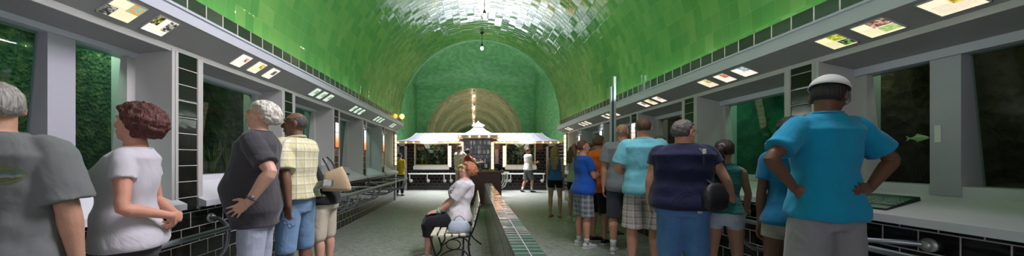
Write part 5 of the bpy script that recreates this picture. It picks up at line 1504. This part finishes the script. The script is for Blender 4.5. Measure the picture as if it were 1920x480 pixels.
# folded newspaper-like brochure in his hand
wr = P['M'] @ P['AR'][1][2]
bm = bmesh.new()
for q in range(4):      # folded sheets, fanned a little
    g_ = []
    for i in range(9):
        t_ = i/8; zc = .035*math.sin(t_*2.6)+.006*q*(1-t_)+.003*q
        g_.append([bm.verts.new((-.10+.20*t_, -.055+.11*j+.004*q, zc)) for j in range(2)])
    for i in range(8): bm.faces.new((g_[i][0], g_[i+1][0], g_[i+1][1], g_[i][1]))
bmesh.ops.solidify(bm, geom=bm.faces[:], thickness=.004)
o = prop('folded_map', 'brochure', 'folded white brochure held by the man in yellow plaid', bm, plain('printed_paper', (.55, .56, .54), .7, var=.35, vs=25), tuple(at(606, 352, 3.30)), True); o.rotation_euler = (.5, -.2, .2)
bm = bmesh.new(); wl = P['M'] @ P['AR'][-1][2]
for q in (0, 1): tube(bm, [(q*.05+.022*math.cos(a), 0, .018*math.sin(a)) for a in [i*PI/7 for i in range(14)]], .0025, 6, closed=True)
tube(bm, [(-.02, 0, .01), (-.08, .01, -.02), (-.13, .03, -.02)], .0025, 6); tube(bm, [(.07, 0, .01), (.07, .05, .0), (.05, .10, -.02)], .0025, 6)
o = prop('sunglasses', 'sunglasses', 'black sunglasses dangling from the hand of the man in yellow plaid', bm, M_iron, (wl.x-.0, wl.y-.06, wl.z-.14), True); o.rotation_euler = (0, .6, 0)
# 5 leaning person black top with tote
P = person('person in a black t-shirt and cream shorts bending to the left tank', -1.70, 3.95, PI/2, 1.60, fem=True, g=1.15, lean=.55, hyaw=.2, hpitch=.3, skin=W_SK,
    arms={-1: dict(u=(-.1, .55, -1), f=(.1, .75, -.35), n=(0, 0, -1), curl=.5), 1: dict(u=(.1, .8, -.8), f=(-.1, .9, -.2), n=(0, 0, -1))},
    legs={-1: dict(t=(-.08, .06, -1)), 1: dict(t=(.08, .02, -1))},
    top=dict(m=fm('black_tee', (.012, .012, .016)), ease=.012, hem=.86, sleeve=.5), bottom=dict(m=fm('cream_shorts', (.50, .46, .36)), len=1.12, name='cropped_trousers', lease=.03, ease=.018),
    hair=dict(c=(.06, .04, .03), th=.02, line=.5, low=-.6), shoes=dict(m=plain('tan_shoe', (.3, .22, .15), .6)), voxel=.010)
tote = empty('tote_bag', (-1.50, 3.80, .96), 0, 'tan tote bag hanging from the person in the black top', 'bag')
bm = bmesh.new(); loft(bm, [((0, 0, 0), (.20, 0, .0), (0, .05, 0)), ((.0, 0, .05), (.205, 0, 0), (0, .06, 0)), ((-.02, 0, .18), (.17, 0, .03), (0, .045, 0)), ((-.05, 0, .30), (.125, 0, .05), (0, .015, 0))], 20, power=3)
finish('body', bm, plain('tan_canvas', (.46, .36, .22), .8, bump=.4, bs=80), tote, True)
bm = bmesh.new(); tube(bm, [(-.02, .03, .28), (-.08, .04, .40), (-.16, .05, .48)], .012, 8, 4, flat=.4); tube(bm, [(-.10, -.0, .28), (-.15, .0, .38), (-.20, .0, .46)], .012, 8, 4, flat=.4)
finish('handle', bm, plain('dark_strap', (.05, .04, .035), .6), tote, True); tote.scale = (.78, .78, .78)
bm = bmesh.new(); ball(bm, (0, 0, 0), (.075, .045, .032), 16)
prop('camera_pouch', 'pouch', 'small rounded black pouch below the tote bag', bm, M_iron, (-1.56, 3.50, .93), True)
# 6 distant youth in yellow
person('youth in a golden yellow shirt by the far left doorway', -2.66, 12.5, -.4, 1.54, g=1.0, skin=T_SK, far=True, arms={1: dict(u=(.1, .1, -1), f=(-.6, .6, -.4)), -1: dict(u=(-.1, .1, -1), f=(.6, .6, -.3))},
    top=dict(m=fm('golden_tee', (.60, .38, .02)), ease=.02, hem=.85, sleeve=1.3), bottom=dict(m=fm('black_trousers', (.015, .015, .018)), len=1.9, name='trousers'), hair=dict(c=(.04, .025, .02), th=.012), shoes=dict(m=M_iron), voxel=.013)
# 7, 8 couple at the counter
person('man in a cream shirt and khaki trousers standing at the counter', -.52, 13.3, -.6, 1.86, skin=W_SK, far=True, hyaw=-.2, top=dict(m=fm('cream_shirt', (.50, .47, .40)), ease=.02, hem=.85, sleeve=.6), arms={1: dict(u=(.2, .5, -.8), f=(.3, .9, .1)), -1: dict()},
    bottom=dict(m=fm('khaki_trousers', (.30, .24, .15)), len=1.9, name='trousers'), hair=dict(c=(.12, .07, .04), th=.01), shoes=dict(m=M_iron), voxel=.013)
person('dark haired woman in a red sleeveless top beside the man in cream', -.20, 12.6, -.7, 1.70, fem=True, skin=T_SK, far=True, top=dict(m=fm('red_top', (.30, .03, .03)), ease=.01, hem=.9, sleeve=0), arms={1: dict(u=(.3, .6, -.6), f=(.2, 1, .1)), -1: dict()},
    bottom=dict(m=fm('dark_skirt', (.05, .04, .04)), len=1.5, name='trousers'), hair=dict(c=(.02, .012, .01), th=.025, back=.03), shoes=dict(m=M_iron), voxel=.013)
bm = bmesh.new(); loft(bm, [((0, 0, 0), (.13, 0, 0), (0, .05, 0)), ((0, 0, .10), (.16, 0, 0), (0, .07, 0)), ((0, 0, .22), (.10, 0, 0), (0, .03, 0))], 14)
tube(bm, [(-.08, 0, .2), (-.02, 0, .45), (.08, 0, .2)], .012, 6, 4)
prop('shoulder_bag', 'bag', 'olive yellow shoulder bag of the woman in red', bm, plain('olive_yellow_leather', (.36, .30, .04), .5), (-.42, 12.35, .92), True)
# 9 man walking far right
person('man in a white sleeveless shirt and grey shorts walking past the far tank', 2.20, 14.0, -1.15, 1.80, g=1.03, skin=R_SK, far=True, hyaw=0,
    legs={1: dict(t=(.02, .32, -1), s=(0, -.05, -1)), -1: dict(t=(-.02, -.12, -1), s=(0, -.40, -1), heel=.3)},
    arms={1: dict(u=(.1, .2, -1), f=(-.1, .9, .1)), -1: dict(u=(-.1, .1, -1), f=(.1, .9, .0))},
    top=dict(m=fm('white_vest', (.62, .62, .60)), ease=.016, hem=.86, sleeve=.2), bottom=dict(m=fm('grey_shorts', (.10, .10, .10)), len=1.0, lease=.03), hair=dict(c=(.20, .06, .03), th=.014), shoes=dict(m=M_iron, sock=.12), voxel=.013)
# 10 blonde
person('long haired blonde woman in a blue top and black shorts', 1.86, 7.9, -.35, 1.60, fem=True, g=.96, skin=W_SK, far=True, hyaw=-.2,
    top=dict(m=fm('blue_vest', (.04, .14, .42)), ease=.01, hem=.90, sleeve=0), bottom=dict(m=fm('black_shorts', (.01, .01, .012)), len=.45, lease=.012), hair=dict(c=(.30, .20, .08), c2=(.55, .40, .18), th=.020, style='long', len=.50, low=-.7),
    shoes=dict(m=plain('brown_sandal', (.15, .08, .05), .6), sandal=True), voxel=.010)
# 11
person('brown haired woman in a white top and black shorts facing the right wall', 2.16, 7.5, -PI/2+.3, 1.60, fem=True, g=.97, skin=W_SK, far=True, hyaw=.1,
    arms={1: dict(u=(.1, .3, -1), f=(0, .9, -.2)), -1: dict(u=(-.1, .3, -1), f=(0, .9, -.3))},
    top=dict(m=fm('white_top', (.42, .45, .42)), ease=.012, hem=.88, sleeve=.5), bottom=dict(m=fm('black_shorts', (.01, .01, .012)), len=.5, lease=.012), hair=dict(c=(.10, .05, .025), c2=(.2, .11, .05), th=.02, style='long', len=.32, low=-.7),
    shoes=dict(m=plain('pale_shoe', (.5, .5, .5), .6)), voxel=.010)
# 12 royal blue
person('woman with brown ponytail in a royal blue t-shirt and teal plaid shorts', 1.66, 5.25, -PI/2+.22, 1.60, fem=True, g=1.12, belly=.05, bust=.02, skin=R_SK, hyaw=-.25, hpitch=.05, armg=1.05, legg=1.05,
    arms={1: dict(u=(.12, .35, -1), f=(-.35, .8, .15), curl=.5), -1: dict(u=(-.12, .30, -1), f=(.45, .8, .15), curl=.5)},
    top=dict(m=fm('royal_blue_tee', (.012, .085, .42)), ease=.02, hem=.84, sleeve=.62, sease=.018), bottom=dict(m=fm('teal_plaid', (.08, .14, .18), pattern='plaid', c2=(.30, .42, .44), c3=(.35, .12, .12)), len=1.0, lease=.026),
    hair=dict(c=(.10, .045, .028), c2=(.22, .11, .07), th=.012, style='pony', len=.26, low=-.45, line=.6), shoes=dict(m=plain('white_sneaker', (.5, .5, .54), .5, var=.3, vs=30), sock=.07), voxel=.009)
# 13 hidden white sleeve
person('person mostly hidden behind the royal blue t-shirt, in white top and grey sandals', 2.0, 5.95, -PI/2, 1.58, fem=True, skin=W_SK, far=True,
    arms={1: dict(u=(.1, .5, -.8), f=(0, 1, .1)), -1: dict(u=(-.1, .5, -.8), f=(0, 1, .2))},
    top=dict(m=fm('pale_blouse', (.45, .48, .52)), ease=.015, hem=.88, sleeve=.8), bottom=dict(m=fm('beige_shorts', (.2, .18, .15)), len=.9), hair=dict(c=(.14, .08, .04), th=.018, style='long', len=.3), shoes=dict(m=plain('grey_sandal', (.2, .22, .24), .6), sandal=True), voxel=.010)
# 14 orange shirt
person('person in a bright orange shirt half hidden by the bald man', 1.99, 5.50, -PI/2+.5, 1.68, g=.98, skin=T_SK, far=True,
    top=dict(m=fm('orange_shirt', (.85, .17, .015)), ease=.022, hem=.80, sleeve=.7), bottom=dict(m=fm('black_shorts2', (.015, .015, .018)), len=1.0, lease=.03), hair=dict(c=(.10, .06, .035), c2=(.2, .13, .08), th=.018), shoes=dict(m=M_iron), voxel=.010)
# 15 bald man grey tee
person('bald man in a grey t-shirt and dark grey shorts, white trainers', 2.08, 4.84, -.35, 1.80, g=1.07, belly=.03, skin=R_SK, hyaw=-.55, hpitch=.05,
    arms={-1: dict(u=(-.18, .0, -1), f=(-.04, .12, -1), curl=.4), 1: dict(u=(.18, .1, -1), f=(-.1, .6, -.6))},
    top=dict(m=fm('mid_grey_tee', (.20, .22, .25)), ease=.024, hem=.82, sleeve=.72, sease=.026), bottom=dict(m=fm('dark_grey_shorts', (.045, .05, .065)), len=1.02, lease=.034),
    hair=dict(c=(.40, .23, .16), c2=(.46, .27, .19), th=.0008, line=.8, low=-.45, noise=0, bald=True), shoes=dict(m=plain('white_trainer', (.5, .52, .54), .5, var=.3, vs=30), sock=.10), voxel=.009)
# 16 light blue tee
person('man with cropped brown hair in an aqua t-shirt and pale plaid shorts', 1.98, 4.05, -.28, 1.79, g=1.07, belly=.02, skin=R_SK, hyaw=-.1,
    arms={-1: dict(u=(-.30, .12, -1), f=(.55, .75, -.25), curl=.5, n=(1, 0, 0)), 1: dict(u=(.18, .1, -1), f=(-.2, .8, -.3))},
    top=dict(m=fm('aqua_tee', (.15, .46, .55)), ease=.024, hem=.86, sleeve=.75, sease=.03), bottom=dict(m=fm('pale_plaid', (.42, .40, .36), pattern='plaid', c2=(.20, .18, .18), c3=(.6, .58, .55)), len=1.0, lease=.034),
    hair=dict(c=(.07, .035, .02), c2=(.14, .08, .05), th=.006, line=.6, low=-.5, noise=.15), voxel=.009)
# 17 head between
person('person largely hidden between aqua shirt and navy shirt, brown hair', 2.30, 4.28, -PI/2, 1.60, fem=True, g=.9, skin=R_SK, far=True, hyaw=.3,
    top=dict(m=fm('dull_top', (.15, .12, .12)), ease=.012, hem=.9, sleeve=.5), bottom=dict(m=fm('dull_shorts', (.1, .1, .1)), len=.8), hair=dict(c=(.09, .045, .03), th=.014, line=.62), voxel=.011)
# 18 navy man
P = person('heavy grey haired man in a navy t-shirt and baggy blue jean shorts', 1.97, 3.27, -.42, 1.67, g=1.38, belly=.10, hdrop=.018, hscale=1.08, skin=R_SK, hyaw=-.80, hpitch=-.02, armg=.86, legg=1.05,
    arms={-1: dict(u=(-.25, .05, -1), f=(.0, .35, -.9), curl=.4), 1: dict(u=(.52, .0, -1), f=(.30, .35, -.8), n=(-1, 0, .0), curl=.4)},
    top=dict(m=fm('navy_tee', (.010, .013, .045)), ease=.030, hem=.86, sleeve=.45, sease=.018, flare=.016), bottom=dict(m=fm('blue_denim', (.06, .15, .32), pattern='denim'), len=1.3, name='denim_shorts', lease=.045, ease=.02),
    hair=dict(c=(.10, .09, .085), c2=(.30, .28, .27), th=.012, line=.55, low=-.48, noise=.3, rough=(.003, 50)), voxel=.009)
worn(gl(P['root'], P['H'], P['k'], (.03, .02, .02)), P['root'], 'dark rimmed glasses on the man in the navy t-shirt', 'glasses')
# sling bag over his right shoulder
r = empty('sling_bag', P['root'].location, P['root'].rotation_euler.z, 'black sling bag hanging at the right hip of the navy shirted man', 'bag')
q0 = surf(P, TORSO_M, .97, -.75, .07); zl = Vector((0, 0, 1)); rt = Vector((.75, .55, 0)).normalized(); ou = Vector((.5, -.75, 0)).normalized()
bm = bmesh.new(); loft(bm, [(q0+zl*(-.10), rt*.06, ou*.02), (q0+zl*(-.06), rt*.12, ou*.05), (q0+zl*.04, rt*.13, ou*.055), (q0+zl*.12, rt*.09, ou*.03), (q0+zl*.15, rt*.04, ou*.015)], 18, power=2.6)
finish('body', bm, plain('black_nylon', (.012, .012, .014), .5, bump=.5, bs=30), r, True)
bm = bmesh.new(); tube(bm, [q0+zl*.13, surf(P, TORSO_M, 1.16, -.85, .035), surf(P, TORSO_M, 1.28, -.95, .035), surf(P, TORSO_M, 1.38, -1.0, .035), surf(P, TORSO_M, 1.44, -1.0, .02)], .019, 8, 5, flat=.25, ref=(.8, .5, 0)); finish('strap', bm, plain('strap_grey', (.03, .03, .04), .5), r, True)
qb = surf(P, TORSO_M, 1.41, -1.0, .045)
bm = bmesh.new(); box(bm, -.015, .015, -.005, .005, -.024, .024, .003); bmesh.ops.transform(bm, matrix=Matrix.Translation(qb) @ Matrix.Rotation(.5, 4, 'Z'), verts=bm.verts); finish('buckle', bm, M_white, r)
bm = bmesh.new(); box(bm, -.022, .022, -.003, .003, -.014, .014, .002); bmesh.ops.transform(bm, matrix=Matrix.Translation(surf(P, TORSO_M, .86, -1.15, .045)) @ Matrix.Rotation(.4, 4, 'Z'), verts=bm.verts)
o = finish('jeans_patch', bm, plain('patch_grey', (.4, .38, .36), .7), P['root']); o['label'] = 'small pale patch on the denim'
# 19 girl
P = person('girl with dark ponytail in a teal patterned tank top, hand on the rail', 2.36, 3.26, -.50, 1.48, fem=True, g=.98, skin=(.42, .24, .17), hyaw=-.35, hpitch=.05,
    arms={1: dict(to=(.20, .22, .80), pole=(1, -.6, 0), h=(.3, 1, -.1), n=(0, 0, -1), curl=.3), -1: dict(u=(-.1, .2, -1), f=(.3, .8, .0))},
    top=dict(m=fm('teal_print', (.02, .14, .13), pattern='zigzag', c2=(.03, .30, .22), c3=(.02, .04, .08)), ease=.010, hem=.93, sleeve=0, neck=1.458, name='tank_top', flare=.004), bottom=dict(m=fm('light_denim', (.40, .46, .56), pattern='denim'), len=.34, lease=.012, name='denim_shorts', waist=1.02),
    hair=dict(c=(.025, .012, .009), c2=(.06, .03, .02), th=.014, style='pony', len=.24, low=-.45, line=.58, ph=-.04), voxel=.008)
bm = bmesh.new(); 
for s in (-1, 1): tube(bm, [P['U']((s*.085*P['k'], .07, 1.38*P['k'])), P['U']((s*.088*P['k'], -.005, 1.425*P['k'])), P['U']((s*.08*P['k'], -.085, 1.38*P['k']))], .010, 8, 4, flat=.4, ref=(1, 0, 0))
finish('shoulder_strap', bm, fm('teal_print', (0, 0, 0)), P['root'], True)
# 20 dark skinned person behind the cap man
person('dark skinned person in a blue t-shirt behind the man in the white cap', 2.38, 2.60, -.5, 1.62, fem=True, g=.95, skin=D_SK, hyaw=-.2, hpitch=-.1,
    arms={-1: dict(u=(-.14, .03, -1), f=(-.02, .12, -1), curl=.3, n=(.6, -.8, 0)), 1: dict(u=(.1, .2, -1), f=(0, .8, -.3))},
    top=dict(m=fm('deep_blue_tee', (.01, .15, .30)), ease=.02, hem=.86, sleeve=.6), bottom=dict(m=fm('stone_shorts', (.32, .30, .26)), len=.36, lease=.02), hair=dict(c=(.012, .009, .008), c2=(.03, .02, .02), th=.02, line=.5, low=-.6, back=.03), voxel=.008)
# 21 cap man
P = person('tall man in a white cap and turquoise t-shirt, hands on hips', 2.23, 2.20, -.06, 1.84, g=.86, hdrop=.018, skin=D_SK, hyaw=-1.0, hpitch=-.28,
    arms={-1: dict(to=(-.20, -.02, 1.12), pole=(-1, -.3, -.1), h=(.8, -.5, -.3), n=(.4, .8, 0), curl=.2), 1: dict(to=(.20, -.06, 1.12), pole=(1, .1, -.3), h=(-.8, -.5, .05), n=(-.3, .9, .2), curl=.15)},
    top=dict(m=fm('turquoise_tee', (.005, .24, .42)), ease=.026, hem=.86, sleeve=.72, sease=.026, fold=.009, flare=.02), bottom=dict(m=fm('grey_cargo', (.22, .225, .24)), len=1.0, lease=.034, ease=.016),
    hair=dict(c=(.012, .009, .008), c2=(.03, .02, .02), th=.004, line=.6, low=-.55, noise=.1), voxel=.008)
Hf = P['H']; k = P['k']
cap = empty('baseball_cap', P['root'].location, P['root'].rotation_euler.z, 'white baseball cap with curved brim on the tall man', 'cap')
bm = bmesh.new(); vs = ball(bm, (0, 0, 0), 1, 32); kill = [v for v in vs if v.co.z < .02]
for v in vs:
    d_ = v.co; v.co = Hf((d_.x*.089, d_.y*.110-.006, 1.683+d_.z*.092))
bmesh.ops.delete(bm, geom=kill, context='VERTS'); bmesh.ops.solidify(bm, geom=bm.faces[:], thickness=-.004)
finish('crown', bm, fm('cap_white', (.62, .63, .64), wrinkle=.2), cap, True)
bm = bmesh.new(); G_ = []
for j in range(7):
    t = j/6; row = []
    for i in range(15):
        a = -1.25+2.5*i/14; rx = .086; ry = .104+.075*t*math.cos(a)**.8
        xx = math.sin(a)*(rx+.0*t); yy = math.cos(a)*ry+(.006*t); zz = 1.688-.028*t-.28*xx*xx*10*.8*t*.6-.005
        row.append(bm.verts.new(Hf((xx, yy, zz))))
    G_.append(row)
for j in range(6):
    for i in range(14): bm.faces.new((G_[j][i], G_[j][i+1], G_[j+1][i+1], G_[j+1][i]))
bmesh.ops.solidify(bm, geom=bm.faces[:], thickness=.004)
finish('brim', bm, fm('cap_white', (.62, .63, .64)), cap, True)
bm = bmesh.new(); ball(bm, Hf((0, -.006, 1.776)), .007, 8); finish('button', bm, fm('cap_white', (0, 0, 0)), cap, True)
# 22 seated woman
P = person('elderly woman with short ginger hair seated on the bench, white floral blouse and black capris', -.19, 4.68, PI/2+.12, 1.68, fem=True, g=1.18, belly=.04, bust=.02, lean=-.14, hyaw=-.05, hpitch=.20, skin=(.60, .36, .28),
    pelvis=.505, legs={-1: dict(t=(-.10, 1, -.08), s=(-.02, .05, -1), yaw=.0), 1: dict(t=(.12, 1, -.08), s=(.02, -.02, -1), yaw=.0)},
    arms={-1: dict(to=(-.07, .31, .595), pole=(-.5, -.5, -1), h=(.25, 1, -.15), n=(0, -.15, -1), curl=.2), 1: dict(to=(.07, .31, .60), pole=(.5, -.5, -1), h=(-.2, 1, -.15), n=(0, -.15, -1), curl=.2)},
    top=dict(m=fm('white_blouse', (.60, .60, .63)), ease=.026, hem=.90, sleeve=.85, sease=.03, name='blouse', fold=.010), bottom=dict(m=fm('black_capris', (.008, .008, .014)), len=1.42, name='capris', lease=.03, ease=.006),
    hdrop=.016, hair=dict(side=1.8, c=(.42, .16, .07), c2=(.62, .32, .17), th=.026, line=.50, low=-.52, noise=.3, rough=(.005, 45), back=.012), shoes=dict(m=plain('cream_shoe', (.5, .48, .42), .6)), voxel=.008)
# floral front panel of her blouse, bracelets
bm = bmesh.new(); k = P['k']
def fp(u, z): return bm.verts.new(surf(P, TORSO_F, z, PI/2+u*.8, .033))
zsf = [1.03+.037*i for i in range(10)]
GR = [[fp(-1+2*i/10, z) for i in range(11)] for z in zsf]
for j in range(9):
    for i in range(10): bm.faces.new((GR[j][i], GR[j][i+1], GR[j+1][i+1], GR[j+1][i]))
WRAP.append((finish('blouse_panel', bm, fm('floral_print', (.55, .54, .58), pattern='floral', c2=(.50, .04, .12), c3=(.05, .06, .25)), P['root'], True), P['root'], 'blouse', .004))
for s, c_, lab in ((-1, (.05, .50, .38), 'turquoise bangle on the seated woman'), (1, (.6, .6, .6), 'silver bangle on the seated woman')):
    wr = P['AR'][s][2]; el = P['AR'][s][1]; dv = (wr-el).normalized(); A = dv.orthogonal().normalized(); B = dv.cross(A)
    bm = bmesh.new(); tube(bm, [wr-dv*.02+A*.030*math.cos(a)+B*.030*math.sin(a) for a in [i*PI/9 for i in range(18)]], .011 if s < 0 else .005, 8, closed=True)
    worn(finish('bangle', bm, plain('bangle_%d' % s, c_, .3), None, True), P['root'], lab, 'bracelet')

bake_all()
# lay the printed patches onto the finished garments
for o, root, nm, gap in WRAP:
    g = [c for c in root.children if c.name.split('.')[0] == nm][0]
    bpy.context.view_layer.update()
    for v in o.data.vertices:
        ok, loc, nrm, _ = g.closest_point_on_mesh(v.co)
        if ok: v.co = loc+nrm*gap
